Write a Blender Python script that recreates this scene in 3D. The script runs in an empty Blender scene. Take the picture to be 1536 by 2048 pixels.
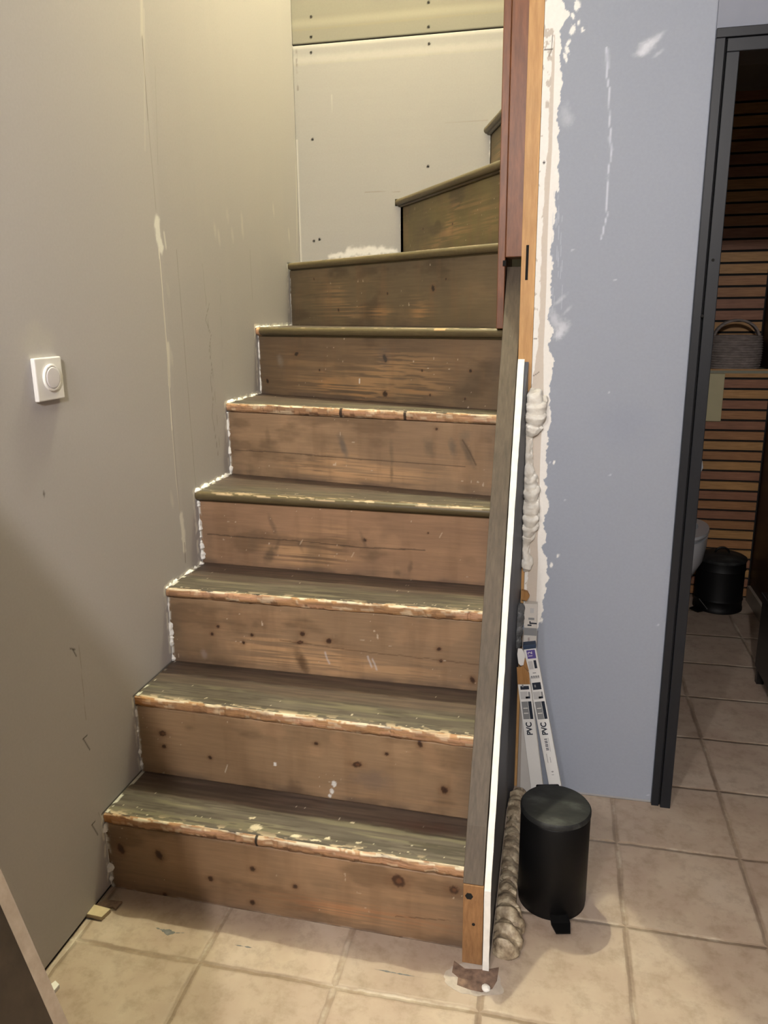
import bpy, math
import numpy as np
from mathutils import Matrix, Vector

# ------------------------------------------------------------------ camera
SC = bpy.context.scene
CAM = np.array([1.0222, -1.9527, 1.3661])
YAW, PITCH, ROLL, FOC = 0.22066, 0.25197, -0.01109, 1562.05
def basis(yaw, pitch, roll):
    cy, sy, cp, sp = math.cos(yaw), math.sin(yaw), math.cos(pitch), math.sin(pitch)
    f = np.array([-sy*cp, cy*cp, -sp]); r = np.array([cy, sy, 0.]); u = np.cross(r, f)
    c, s = math.cos(roll), math.sin(roll)
    return c*r+s*u, -s*r+c*u, f
RR, UU, FF = basis(YAW, PITCH, ROLL)
cd = bpy.data.cameras.new('camera'); cam = bpy.data.objects.new('camera', cd)
SC.collection.objects.link(cam); SC.camera = cam
cd.sensor_fit = 'VERTICAL'; cd.sensor_height = 36.0; cd.lens = FOC/2048*36.0; cd.clip_start = .02
m = np.eye(4); m[:3, 0] = RR; m[:3, 1] = UU; m[:3, 2] = -FF; m[:3, 3] = CAM
cam.matrix_world = Matrix(m.tolist())
def hit(x, y, ax, val):
    """where the line of sight of a photo pixel meets the plane coordinate[ax] = val"""
    d = FF + RR*(x-768)/FOC - UU*(y-1024)/FOC
    return CAM + d*(val-CAM[ax])/d[ax]

# ------------------------------------------------------------------ light
SC.view_settings.view_transform = 'Standard'; SC.view_settings.look = 'None'
SC.view_settings.gamma = 1.0; SC.view_settings.use_curve_mapping = False
SC.view_settings.exposure = 0.14
w = bpy.data.worlds.new('world'); SC.world = w; w.use_nodes = True
w.node_tree.nodes['Background'].inputs[0].default_value = (.8, .85, 1, 1)
w.node_tree.nodes['Background'].inputs[1].default_value = 0.05
def lamp(name, loc, watts, col, rad):
    l = bpy.data.lights.new(name, 'POINT'); l.energy = watts; l.color = col; l.shadow_soft_size = rad
    o = bpy.data.objects.new(name, l); o.location = loc; SC.collection.objects.link(o); return o
lamp('hall_lamp', (1.0, -3.2, 2.35), 185, (.985, .945, .93), .06)
lamp('entrance_lamp', (.37, -2.6, 2.3), 62, (.98, .95, .94), .05)
lamp('stairwell_lamp', (.25, 1.04, 4.4), 325, (1.0, .97, .68), .04)

# ------------------------------------------------------------------ helpers
rng = np.random.default_rng(7)
def lin(c):
    c = np.asarray(c, float)/255.; return np.where(c <= .04045, c/12.92, ((c+.055)/1.055)**2.4)
def link(o, parent=None):
    SC.collection.objects.link(o)
    if parent is not None:
        o.parent = parent
        o.matrix_parent_inverse = Matrix.Translation(-Vector(parent.location)) if parent.type == 'EMPTY' else Matrix.Identity(4)
    return o
def tag(o, label=None, cat=None, group=None, kind=None):
    if label: o['label'] = label
    if cat: o['category'] = cat
    if group: o['group'] = group
    if kind: o['kind'] = kind
    return o
def empty(name, loc, label, cat, group=None):
    o = bpy.data.objects.new(name, None); o.location = loc; o.empty_display_size = .05
    SC.collection.objects.link(o); return tag(o, label, cat, group)
class MB:
    """collects boxes, prisms, lathes and tubes into ONE mesh"""
    def __init__(s): s.v = []; s.f = []
    def add(s, v, f):
        n = len(s.v); s.v += [tuple(map(float, p)) for p in v]; s.f += [tuple(i+n for i in q) for q in f]; return s
    def box(s, a, b, M=None):
        x0, y0, z0 = a; x1, y1, z1 = b
        v = [(x0,y0,z0),(x1,y0,z0),(x1,y1,z0),(x0,y1,z0),(x0,y0,z1),(x1,y0,z1),(x1,y1,z1),(x0,y1,z1)]
        if M is not None: v = [M @ Vector(p) for p in v]
        return s.add(v, [(0,3,2,1),(4,5,6,7),(0,1,5,4),(1,2,6,5),(2,3,7,6),(3,0,4,7)])
    def prism(s, poly, ax, lo, hi):
        n = len(poly)
        def P(p, t):
            if ax == 0: return (t, p[0], p[1])
            if ax == 1: return (p[0], t, p[1])
            return (p[0], p[1], t)
        v = [P(p, lo) for p in poly]+[P(p, hi) for p in poly]
        f = [tuple(range(n)), tuple(range(2*n-1, n-1, -1))]+[(i, i+n, (i+1) % n+n, (i+1) % n) for i in range(n)]
        return s.add(v, f)
    def lathe(s, prof, c, n=64, sx=1, sy=1):
        v = []; f = []
        for r, z in prof:
            for k in range(n):
                a = 2*math.pi*k/n; v.append((c[0]+r*sx*math.cos(a), c[1]+r*sy*math.sin(a), c[2]+z))
        for i in range(len(prof)-1):
            for k in range(n):
                k2 = (k+1) % n; f.append((i*n+k, i*n+k2, (i+1)*n+k2, (i+1)*n+k))
        f.append(tuple(range(n-1, -1, -1))); f.append(tuple((len(prof)-1)*n+k for k in range(n)))
        return s.add(v, f)
    def tube(s, pts, r, n=10):
        pts = [Vector(p) for p in pts]; v = []; f = []
        rad = r if hasattr(r, '__len__') else [r]*len(pts)
        for i, p in enumerate(pts):
            d = (pts[min(i+1, len(pts)-1)]-pts[max(i-1, 0)]).normalized()
            a = d.orthogonal().normalized() if i == 0 else (a - d*a.dot(d)).normalized()
            b = d.cross(a)
            for k in range(n):
                t = 2*math.pi*k/n; v.append(p+(a*math.cos(t)+b*math.sin(t))*rad[i])
        for i in range(len(pts)-1):
            for k in range(n):
                k2 = (k+1) % n; f.append((i*n+k, i*n+k2, (i+1)*n+k2, (i+1)*n+k))
        f.append(tuple(range(n-1, -1, -1))); f.append(tuple((len(pts)-1)*n+k for k in range(n)))
        return s.add(v, f)
    def build(s, name, mat, parent=None, smooth=False, bevel=0):
        me = bpy.data.meshes.new(name); me.from_pydata(s.v, [], s.f); me.update(); fixn(me)
        if smooth:
            me.polygons.foreach_set('use_smooth', [True]*len(me.polygons))
            try: me.set_sharp_from_angle(angle=math.radians(40))
            except Exception: pass
        me.materials.append(mat); o = link(bpy.data.objects.new(name, me), parent)
        if bevel:
            b = o.modifiers.new('bevel', 'BEVEL'); b.width = bevel; b.segments = 2; b.limit_method = 'ANGLE'
        return o
def fixn(me):
    import bmesh
    bm = bmesh.new(); bm.from_mesh(me); bmesh.ops.recalc_face_normals(bm, faces=bm.faces); bm.to_mesh(me); bm.free()

def vnoise(X, Y, seed=0):
    """value noise in [0,1] at float coordinates"""
    R = np.random.default_rng(seed).random((256, 256))
    xi = np.floor(X).astype(int); yi = np.floor(Y).astype(int); fx = X-xi; fy = Y-yi
    fx = fx*fx*(3-2*fx); fy = fy*fy*(3-2*fy)
    a = R[xi % 256, yi % 256]; b = R[(xi+1) % 256, yi % 256]; c = R[xi % 256, (yi+1) % 256]; d = R[(xi+1) % 256, (yi+1) % 256]
    return (a*(1-fx)+b*fx)*(1-fy)+(c*(1-fx)+d*fx)*fy
def fbm(X, Y, seed=0, oct=4):
    X = np.asarray(X, float); Y = np.asarray(Y, float)
    s = 0; a = .5; t = 0
    for k in range(oct):
        s = s+a*vnoise(X*2**k+17.3*k, Y*2**k+9.1*k, seed+k); t += a; a *= .5
    return s/t
def smooth(e0, e1, x):
    t = np.clip((x-e0)/(e1-e0), 0, 1); return t*t*(3-2*t)

class Canvas:
    """surface pattern (stains, knots, worn paint) at metric coordinates u, v of one surface"""
    def __init__(s, U, V, base):
        s.U = U; s.V = V; s.c = np.ones(U.shape+(3,))*lin(base)
    def mix(s, a, col):
        a = np.clip(a, 0, 1)[..., None]; s.c = s.c*(1-a)+lin(col)*a
    def mul(s, k): s.c = s.c*k[..., None]
    def blob(s, c, rx, ry, col, a=1., ang=0., soft=.35, rough=.25, seed=1):
        dx = s.U-c[0]; dy = s.V-c[1]; ca, sa = math.cos(ang), math.sin(ang)
        p = (dx*ca+dy*sa)/rx; q = (-dx*sa+dy*ca)/ry
        sel = (abs(p) < 2.2) & (abs(q) < 2.2)
        if not sel.any(): return
        r = np.sqrt(p[sel]**2+q[sel]**2)+rough*(fbm(s.U[sel]/max(rx, ry)*3, s.V[sel]/max(rx, ry)*3, seed)-.5)*2
        m = np.zeros(s.U.shape); m[sel] = a*(1-smooth(1-soft, 1+soft, r)); s.mix(m, col)
    def line(s, pts, wd, col, a=1., soft=.5, wob=0., breakup=0., seed=3):
        m = np.zeros(s.U.shape); U = s.U; V = s.V
        if wob:
            U = U+wob*(fbm(s.U*60, s.V*60, seed)-.5)*2; V = V+wob*(fbm(s.U*60, s.V*60, seed+9)-.5)*2
        for (a0, b0), (a1, b1) in zip(pts[:-1], pts[1:]):
            dx, dy = a1-a0, b1-b0; L = dx*dx+dy*dy+1e-12
            t = np.clip(((U-a0)*dx+(V-b0)*dy)/L, 0, 1)
            d = np.hypot(U-a0-t*dx, V-b0-t*dy); m = np.maximum(m, 1-smooth(wd*(1-soft), wd*(1+soft), d))
        if breakup: m = m*smooth(breakup-.1, breakup+.1, fbm(s.U*45, s.V*45, seed+5))
        s.mix(m*a, col)
def grid_obj(name, P, col, mat, parent=None, smooth_=False, back=None):
    """P: (nu,nv,3) points of a surface; back: offset vector that gives the sheet its thickness"""
    nu, nv = P.shape[:2]; V = P.reshape(-1, 3); idx = np.arange(nu*nv).reshape(nu, nv)
    F = np.stack([idx[:-1, :-1], idx[1:, :-1], idx[1:, 1:], idx[:-1, 1:]], -1).reshape(-1, 4)
    C = col.reshape(-1, 3)
    if back is not None:
        ring = np.concatenate([idx[:, 0], idx[-1, 1:], idx[-2::-1, -1], idx[0, -2:0:-1]])
        n0 = len(V); V = np.concatenate([V, V[ring]+np.asarray(back, float)]); C = np.concatenate([C, C[ring]])
        k = len(ring); r2 = np.arange(k)+n0
        S = np.stack([ring, r2, np.roll(r2, -1), np.roll(ring, -1)], -1)
        F = np.concatenate([F, S])
    if back is not None or name == 'nosing':
        if name in ('riser', 'tread', 'nosing'): V = np.stack([np.maximum(V[:, 0], .0014), np.minimum(V[:, 1], YB-.0016), V[:, 2]], 1)
    me = bpy.data.meshes.new(name)
    me.vertices.add(len(V)); me.vertices.foreach_set('co', V.ravel())
    loops = F.ravel(); extra = None
    if back is not None: extra = r2[::-1]
    nl = len(loops)+(len(extra) if extra is not None else 0); npoly = len(F)+(1 if extra is not None else 0)
    me.loops.add(nl); me.polygons.add(npoly)
    allv = np.concatenate([loops, extra]) if extra is not None else loops
    me.loops.foreach_set('vertex_index', allv.astype(np.int32))
    st = np.concatenate([np.arange(len(F))*4, [len(loops)]]) if extra is not None else np.arange(len(F))*4
    me.polygons.foreach_set('loop_start', st.astype(np.int32))
    me.update(calc_edges=True); me.validate()
    if back is not None: fixn(me)
    at = me.color_attributes.new('pattern', 'FLOAT_COLOR', 'POINT')
    at.data.foreach_set('color', np.concatenate([np.clip(C, 0, 1), np.ones((len(C), 1))], 1).astype(np.float32).ravel())
    if smooth_: me.polygons.foreach_set('use_smooth', [True]*len(me.polygons))
    me.materials.append(mat)
    return link(bpy.data.objects.new(name, me), parent)

# ------------------------------------------------------------------ materials
def newmat(name):
    M = bpy.data.materials.new(name); M.use_nodes = True; nt = M.node_tree
    return M, nt, nt.nodes['Principled BSDF']
def N(nt, typ, **kw):
    n = nt.nodes.new(typ)
    for k, v in kw.items(): setattr(n, k, v)
    return n
def noise(nt, scale, vec=(1, 1, 1), detail=5, rough=.55, coord='Object'):
    tc = N(nt, 'ShaderNodeTexCoord'); mp = N(nt, 'ShaderNodeMapping'); mp.inputs['Scale'].default_value = vec
    nz = N(nt, 'ShaderNodeTexNoise'); nz.inputs['Scale'].default_value = scale; nz.inputs['Detail'].default_value = detail
    nz.inputs['Roughness'].default_value = rough
    nt.links.new(tc.outputs[coord], mp.inputs[0]); nt.links.new(mp.outputs[0], nz.inputs['Vector']); return nz
def ramp(nt, src, stops):
    r = N(nt, 'ShaderNodeValToRGB'); e = r.color_ramp.elements
    while len(e) < len(stops): e.new(.5)
    for i, (p, c) in enumerate(stops):
        e[i].position = p; e[i].color = (*[float(q) for q in c], 1)
    nt.links.new(src, r.inputs[0]); return r
def mixc(nt, a, b, fac, mode='MIX'):
    n = N(nt, 'ShaderNodeMix', data_type='RGBA', blend_type=mode)
    for s, v in ((6, a), (7, b), (0, fac)):
        if hasattr(v, 'links') or hasattr(v, 'is_linked'): nt.links.new(v, n.inputs[s])
        else: n.inputs[s].default_value = v if s == 0 else (*v, 1)
    return n.outputs[2]
def bump(nt, src, bsdf, st, dist=.002):
    b = N(nt, 'ShaderNodeBump'); b.inputs['Strength'].default_value = st; b.inputs['Distance'].default_value = dist
    nt.links.new(src, b.inputs['Height']); nt.links.new(b.outputs[0], bsdf.inputs['Normal'])
def plain(name, rgb, rough=.5, metal=0, var=.12, scale=30, bmp=.0, vec=(1, 1, 1), spec=.5):
    M, nt, b = newmat(name); c = lin(rgb)
    nz = noise(nt, scale, vec)
    r = ramp(nt, nz.outputs['Fac'], [(.3, c*(1-var)), (.7, np.minimum(c*(1+var), 1))])
    nt.links.new(r.outputs[0], b.inputs['Base Color']); b.inputs['Roughness'].default_value = rough
    b.inputs['Metallic'].default_value = metal; b.inputs['Specular IOR Level'].default_value = spec
    if bmp: bump(nt, nz.outputs['Fac'], b, bmp)
    return M
def patterned(name, vec=(1, 1, 1), scale=40, lo=.85, hi=1.12, rough=.6, bmp=.15, dist=.001, spec=.4):
    """base colour from the mesh's own pattern, with fine grain from nodes"""
    M, nt, b = newmat(name)
    at = N(nt, 'ShaderNodeAttribute', attribute_name='pattern')
    nz = noise(nt, scale, vec, 6, .6); r = ramp(nt, nz.outputs['Fac'], [(.3, (lo,)*3), (.7, (min(hi, 1.),)*3)])
    k = mixc(nt, at.outputs['Color'], r.outputs[0], 1.0, 'MULTIPLY')
    nt.links.new(k, b.inputs['Base Color']); b.inputs['Roughness'].default_value = rough
    b.inputs['Specular IOR Level'].default_value = spec
    bump(nt, nz.outputs['Fac'], b, bmp, dist); return M
def wood(name, c1, c2, vec, scale=14, rough=.55, bmp=.25, flakes=None, spec=.4):
    M, nt, b = newmat(name)
    g = noise(nt, scale, vec, 8, .62); r = ramp(nt, g.outputs['Fac'], [(.28, lin(c1)), (.5, (lin(c1)+lin(c2))/2), (.72, lin(c2))])
    big = noise(nt, 5, (1, 1, 1), 3); rb = ramp(nt, big.outputs['Fac'], [(.3, (.8,)*3), (.7, (1.,)*3)])
    k = mixc(nt, r.outputs[0], rb.outputs[0], 1.0, 'MULTIPLY')
    if flakes:
        f = noise(nt, 70, (1, 1, 1), 3, .5); fr = ramp(nt, f.outputs['Fac'], [(flakes[1], (0, 0, 0)), (flakes[1]+.02, (1, 1, 1))])
        k = mixc(nt, k, lin(flakes[0]), fr.outputs[0])
    nt.links.new(k, b.inputs['Base Color']); b.inputs['Roughness'].default_value = rough
    b.inputs['Specular IOR Level'].default_value = spec
    bump(nt, g.outputs['Fac'], b, bmp, .0015); return M

M_plast = patterned('plasterboard paper', scale=160, lo=.95, hi=1., rough=.75, bmp=.04, spec=.2)
M_paint = patterned('blue grey wall paint', scale=140, lo=.95, hi=1., rough=.55, bmp=.06, spec=.35)
M_riser = patterned('worn riser wood', vec=(1.2, 1, 16), scale=9, lo=.82, hi=1., rough=.55, bmp=.25, dist=.0012)
M_tread = patterned('worn painted tread', vec=(1, 9, 9), scale=12, lo=.66, hi=1., rough=.5, bmp=.3, dist=.0015)
M_rawnose = patterned('raw splintered wood', vec=(2, 14, 30), scale=9, lo=.72, hi=1., rough=.7, bmp=.8, dist=.004)
M_white = plain('white filler', (236, 234, 228), .8, var=.05, bmp=.3)
M_dark = plain('dark gap', (14, 13, 12), .9)  # near-black stands in for the shade inside gaps and holes
M_hall = plain('dim hall wall', (112, 106, 100), .7, var=.02)
M_hallceil = plain('dim hall ceiling', (140, 134, 126), .8, var=.02)
M_wallplain = plain('painted wall', (205, 200, 190), .7, var=.02)
M_ceil = plain('ceiling paint', (225, 222, 214), .8, var=.02)
M_blueplain = plain('blue grey paint', (128, 133, 146), .55, var=.03, scale=20)
M_blueshade = plain('shaded blue grey paint', (82, 85, 93), .5, var=.05, scale=20)  # the blue wall paint, darkened to carry the side's shade in its colour

# ------------------------------------------------------------------ floor
TX0, TXS, TY0, TYS = .0115, .303, -.677, .2955
def floor_mat():
    M, nt, b = newmat('terracotta floor tiles')
    geo = N(nt, 'ShaderNodeNewGeometry'); sp = N(nt, 'ShaderNodeSeparateXYZ')
    wob = noise(nt, 9, detail=3); wob2 = noise(nt, 40, detail=4)
    va = N(nt, 'ShaderNodeVectorMath', operation='MULTIPLY_ADD')
    nt.links.new(wob.outputs['Color'], va.inputs[0]); va.inputs[1].default_value = (.010, .010, 0); nt.links.new(geo.outputs['Position'], va.inputs[2])
    vb = N(nt, 'ShaderNodeVectorMath', operation='MULTIPLY_ADD')
    nt.links.new(wob2.outputs['Color'], vb.inputs[0]); vb.inputs[1].default_value = (.005, .005, 0); nt.links.new(va.outputs[0], vb.inputs[2])
    nt.links.new(vb.outputs[0], sp.inputs[0])
    def mth(op, a, c=None, d=None):
        n = N(nt, 'ShaderNodeMath', operation=op)
        for i, v in enumerate((a, c, d)):
            if v is None: continue
            if isinstance(v, (int, float)): n.inputs[i].default_value = v
            else: nt.links.new(v, n.inputs[i])
        return n.outputs[0]
    ds = []; ids = []
    for k, (o0, st) in enumerate(((TX0+.0075, TXS), (TY0+.0075, TYS))):
        q = mth('DIVIDE', mth('SUBTRACT', sp.outputs[k], o0), st)
        fr = mth('FRACT', q); ids.append(mth('FLOOR', q))
        ds.append(mth('MULTIPLY', mth('MINIMUM', fr, mth('SUBTRACT', 1.0, fr)), st))
    d = mth('MINIMUM', ds[0], ds[1])
    wn = N(nt, 'ShaderNodeTexWhiteNoise', noise_dimensions='2D'); cb = N(nt, 'ShaderNodeCombineXYZ')
    nt.links.new(ids[0], cb.inputs[0]); nt.links.new(ids[1], cb.inputs[1]); nt.links.new(cb.outputs[0], wn.inputs['Vector'])
    cl = noise(nt, 6, detail=5, rough=.6)
    base = ramp(nt, cl.outputs['Fac'], [(.25, lin((164, 144, 129))), (.5, lin((176, 159, 142))), (.75, lin((187, 173, 157)))])
    tv = ramp(nt, wn.outputs['Value'], [(0, (.86, .84, .84)), (1, (1., 1., 1.))])
    c = mixc(nt, base.outputs[0], tv.outputs[0], 1.0, 'MULTIPLY')
    sc = noise(nt, 22, detail=8, rough=.7); sr = ramp(nt, sc.outputs['Fac'], [(.28, (.72, .70, .66)), (.52, (1, 1, 1))])
    c = mixc(nt, c, sr.outputs[0], 1.0, 'MULTIPLY')
    edge = ramp(nt, d, [(0.0, (0, 0, 0)), (.0036, (0, 0, 0)), (.0052, (1, 1, 1))])
    gn = noise(nt, 5, detail=5, rough=.7); gc = ramp(nt, gn.outputs['Fac'], [(.35, lin((128, 110, 96))), (.5, lin((158, 140, 122))), (.64, lin((196, 184, 168)))])
    rim = ramp(nt, d, [(.0046, (.72, .69, .66)), (.0085, (1, 1, 1))])
    c = mixc(nt, c, rim.outputs[0], 1.0, 'MULTIPLY')
    c = mixc(nt, gc.outputs[0], c, edge.outputs[0])
    nt.links.new(c, b.inputs['Base Color'])
    b.inputs['Roughness'].default_value = .42; b.inputs['Specular IOR Level'].default_value = .35
    hh = ramp(nt, d, [(.0015, (0, 0, 0)), (.006, (.8,)*3), (.010, (1, 1, 1))])
    add = mth('ADD', hh.outputs[0], mth('MULTIPLY', sc.outputs['Fac'], .12))
    bump(nt, add, b, .7, .005); return M
M_floor = floor_mat()
FLOOR = MB().box((-.12, -3.7, -.12), (3.3, 2.4, 0)).build('floor', M_floor); tag(FLOOR, 'beige terracotta tiled floor', kind='structure')

# ------------------------------------------------------------------ room shell
YB, YW = 1.137, .113      # back plasterboard, blue wall face
def struct(name, mb, mat): o = mb.build(name, mat); o['kind'] = 'structure'; return o
struct('wall_behind', MB().box((-.12, -3.8, 0), (3.3, -3.7, 2.5)), M_hall)
struct('wall_right', MB().box((3.2, -3.7, 0), (3.3, .113, 2.5)), M_hall)
struct('ceiling', MB().box((-.12, -3.8, 2.5), (3.3, -.35, 2.6)).box((.97, -.35, 2.5), (3.3, .24, 2.6))
       .box((1.0, .24, 2.3), (2.1, 2.4, 2.4)), M_hallceil)
struct('wall_stairwell_upper', MB().box((-.12, -.45, 2.6), (1.1, -.35, 4.75)).box((.97, -.35, 2.6), (1.1, 1.25, 4.75))
       .box((-.12, -.45, 4.75), (1.1, 1.3, 4.85)), M_wallplain)
struct('wall_inner', MB().box((.985, .2, 0), (1.02, 2.3, 2.6)), M_hall)

def lin_sp(a, b, st): return list(np.arange(a, b-1e-9, st))
# left wall
ys = np.array(lin_sp(-.95, -.38, .0025)+lin_sp(-.38, -.02, .004)+lin_sp(-.02, .05, .0012)+lin_sp(.05, .25, .0025)+lin_sp(.25, 1.137, .005)+[1.137])
zs = np.array(lin_sp(.008, .75, .0028)+lin_sp(.75, 2.5, .005)+[2.5, 4.75])
U, V = np.meshgrid(ys, zs, indexing='ij')
cv = Canvas(U, V, (186, 182, 180))
def wl(x, y): h = hit(x, y, 0, 0.); return (h[1], h[2])
cv.mul(.97+.06*fbm(U*2.2, V*1.5, 3))
cv.mul(1-.06*smooth(.0, .02, U)*(1-.5*fbm(U*3, V*2, 8)))           # the further board is a shade darker
cv.mix(.04*smooth(.5, .7, fbm(U*14, V*1.2, 12))*(U > .0), (205, 200, 188))
cv.line([wl(283, 0), wl(284, 70)], .006, (214, 210, 198), .6, .9)
cv.line([wl(284, 70), wl(296, 240)], .0013, (120, 112, 98), .8)
cv.line([wl(296, 240), wl(312, 420)], .0013, (140, 132, 118), .5)
cv.line([wl(288, 20), wl(290, 300)], .0030, (214, 210, 198), .35, .9)
cv.line([wl(314, 440), wl(316, 470), wl(322, 495)], .013, (238, 237, 230), .95, .35, .006)
cv.line([wl(328, 465), wl(332, 495)], .004, (232, 230, 220), .6, .5)
cv.line([wl(318, 500), wl(326, 600), wl(336, 730), wl(344, 860)], .0028, (236, 232, 222), .95, .4, .001)
cv.line([wl(336, 690), wl(339, 770)], .007, (228, 224, 212), .7, .6, .003)
cv.line([wl(344, 860), wl(352, 960), wl(360, 1025)], .0016, (226, 220, 208), .7)
cv.line([wl(319, 520), wl(360, 1030)], .0012, (126, 118, 104), .5)
cv.line([wl(362, 1030), wl(366, 1060), wl(369, 1100)], .0095, (230, 227, 218), .85, .5, .006)
cv.line([wl(369, 1085), wl(371, 1125)], .0015, (110, 100, 88), .8)
for a, b in (((343, 715), .5), ((344, 1000), .6), ((336, 580), .25), ((430, 460), .4), ((438, 475), .5), ((465, 470), .4), ((485, 460), .45), ((578, 470), .6), ((547, 420), .5), ((484, 440), .4), ((455, 430), .3)):
    cv.blob(wl(*a), .008, .022, (214, 210, 198), b*.8, .15, .6, seed=int(a[0]))
for x0, y0, x1, y1, a in ((353, 500, 392, 980, .55), (405, 530, 440, 900, .35), (310, 130, 316, 330, .25), (440, 560, 446, 760, .2), (545, 380, 547, 425, .4), (500, 500, 505, 600, .25)):
    cv.line([wl(x0, y0), wl(x1, y1)], .0011, (128, 120, 105) if a != .4 else (214, 210, 198), a)
cv.line([wl(418, 610), wl(411, 640), wl(422, 670), wl(418, 700), wl(424, 735), wl(421, 760), wl(426, 800), wl(424, 830), wl(432, 880), wl(436, 910)], .0012, (122, 112, 96), .6, wob=.001)
for p in (((140, 1297), (150, 1299), (145, 1298), (153, 1313)), ((165, 1478), (174, 1471), (166, 1477), (180, 1500)), ((183, 1650), (190, 1643), (184, 1650), (196, 1670))):
    cv.line([wl(*q) for q in p], .0013, (60, 52, 44), .9, .6)
cv.line([wl(158, 1290), wl(172, 1440)], .0010, (150, 140, 126), .6)
cv.line([wl(196, 1625), wl(205, 1640)], .0010, (120, 110, 96), .5)
for q, r in (((60, 690), .030), ((95, 680), .022), ((70, 660), .02)):
    cv.blob(wl(*q), r, r*.8, (198, 194, 184), .45, 0, .9, .4, seed=int(q[0]))
cv.blob(wl(88, 988), .003, .006, (96, 88, 78), .8)
cv.line([wl(*q) for q in ((586, 0), (588, 92), (592, 250), (594, 500))], .004, (214, 210, 196), .6, .8)
# ragged filler along the stair joints
LNY = [-.513, -.333, -.126, .086, .342, .625, .985]; ZT = [.208, .424, .641, .863, 1.090, 1.316, 1.545]
ST = [(0, -.54)]
P = np.zeros(U.shape+(3,)); P[..., 1] = U; P[..., 2] = V
# steps 3-6 got filler along tread and riser
for i in range(0, 7):
    yf, zt = LNY[i], ZT[i]; zb = 0 if i == 0 else ZT[i-1]; yb = LNY[i+1]+.01 if i < 6 else 1.137
    col = (232, 229, 218)
    cv.line([(yf-.002, zb+.01), (yf-.002, zt)], .004 if i not in (2, 3) else .006, col, .85, .5, .006, .42, seed=40+i)
    if i in (2, 3, 4, 5): cv.line([(yf, zt+.003), (yb, zt+.003)], .006, col, .9, .5, .006, .36, seed=50+i)
    else: cv.line([(yf, zt+.001), (yb, zt+.001)], .0025, (40, 36, 30), .8)
ring = cv.c
wleft = grid_obj('wall_left', P[::, ::], cv.c, M_plast, back=(-.0125, 0, 0)); tag(wleft, 'greige plasterboard wall left of the stairs', kind='structure')
MB().box((-.12, -3.7, 0), (-.014, 1.25, 4.75)).box((-.0135, -3.7, 0), (0, -.9505, 2.5)).build('backing', M_wallplain, wleft)
MB().box((-.0138, -.95, 0.0), (-.003, -.5, .0079)).build('floor_gap', M_dark, wleft)  # dark strip in place of the shade under the board

# back wall: two boards
def wb(x, y): h = hit(x, y, 1, YB); return (h[0], h[2])
zsm = 2.322
def back_board(z0, z1, base, seed):
    xs = np.array(lin_sp(0.0, .975, .0035)+[.975]); zz = np.array(lin_sp(z0, z1, .0035)+[z1])
    U, V = np.meshgrid(xs, zz, indexing='ij'); c = Canvas(U, V, base)
    c.mul(.96+.08*fbm(U*1.5, V*1.5, seed)); c.mul(.985+.03*fbm(U*3, V*60, seed+2))
    return U, V, c
Ub, Vb, cb = back_board(1.30, zsm-.002, (166, 163, 158), 21)
for q in ((857, 54), (622, 74), (622, 105), (858, 88), (625, 279), (856, 333), (628, 482), (639, 479)):
    if q[1] > 85: cb.blob(wb(*q), .0052, .0052, (22, 18, 16), 1, 0, .25, 0)
sl = (wb(588, 100)[1]-wb(1008, 63)[1])
cb.line([(0, zsm-.006), (1, zsm-.006)], .006, (205, 202, 194), .6, .8)
cb.line([(0, zsm-.05), (1, zsm-.052)], .012, (190, 187, 180), .5, .8, .004)
cb.line([(0, zsm-.064), (1, zsm-.066)], .003, (176, 168, 150), .3, .8)
cb.line([wb(730, 384), wb(800, 383)], .0012, (140, 130, 116), .6); cb.line([wb(890, 245), wb(975, 240)], .0012, (140, 130, 116), .5)
cb.line([wb(664, 190), wb(665, 225)], .0012, (226, 220, 208), .6)
cb.line([wb(694, 503), wb(740, 498), wb(782, 501)], .011, (228, 226, 220), .85, .8, .012)
cb.line([wb(660, 512), wb(790, 503)], .007, (228, 226, 220), .8, .7, .012)
cb.line([wb(592, 100), wb(596, 180)], .0030, (90, 80, 72), .5, .6, .001, .45); cb.line([(.004, 1.3), (.004, 2.0)], .003, (232, 228, 218), .5, .6)
cb.line([wb(808, 400), wb(810, 495)], .008, (238, 235, 226), .9, .4, .006)
cb.line([wb(984, 285), wb(988, 330)], .012, (238, 235, 226), .9, .4, .012)
Pb = np.stack([Ub, np.full(Ub.shape, YB), Vb], -1)
bw = grid_obj('wall_back', Pb, cb.c, M_plast, back=(0, .0125, 0)); tag(bw, 'pale plasterboard at the back of the stairwell', kind='structure')
Ub, Vb, cb = back_board(zsm+.002, 2.75, (140, 136, 124), 31)
for q in ((622, 34), (857, 5), (622, 74), (857, 54)): cb.blob(wb(*q), .0052, .0052, (22, 18, 16), 1, 0, .25, 0)
cb.line([(0, zsm+.05), (1, zsm+.052)], .003, (150, 142, 120), .5, .7); cb.line([(0, zsm+.07), (1, zsm+.07)], .012, (176, 168, 148), .4, .9)
cb.line([(0, zsm+.002), (1, zsm+.002)], .0035, (60, 54, 44), .9)
Pb = np.stack([Ub, np.full(Ub.shape, YB), Vb], -1)
grid_obj('upper_board', Pb, cb.c, M_plast, bw, back=(0, .0125, 0))
MB().box((-.12, YB+.013, 1.0), (.985, YB+.1, 4.75)).box((0, YB, 2.752), (.985, YB+.0129, 4.75)).build('backing', M_wallplain, bw)

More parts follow.
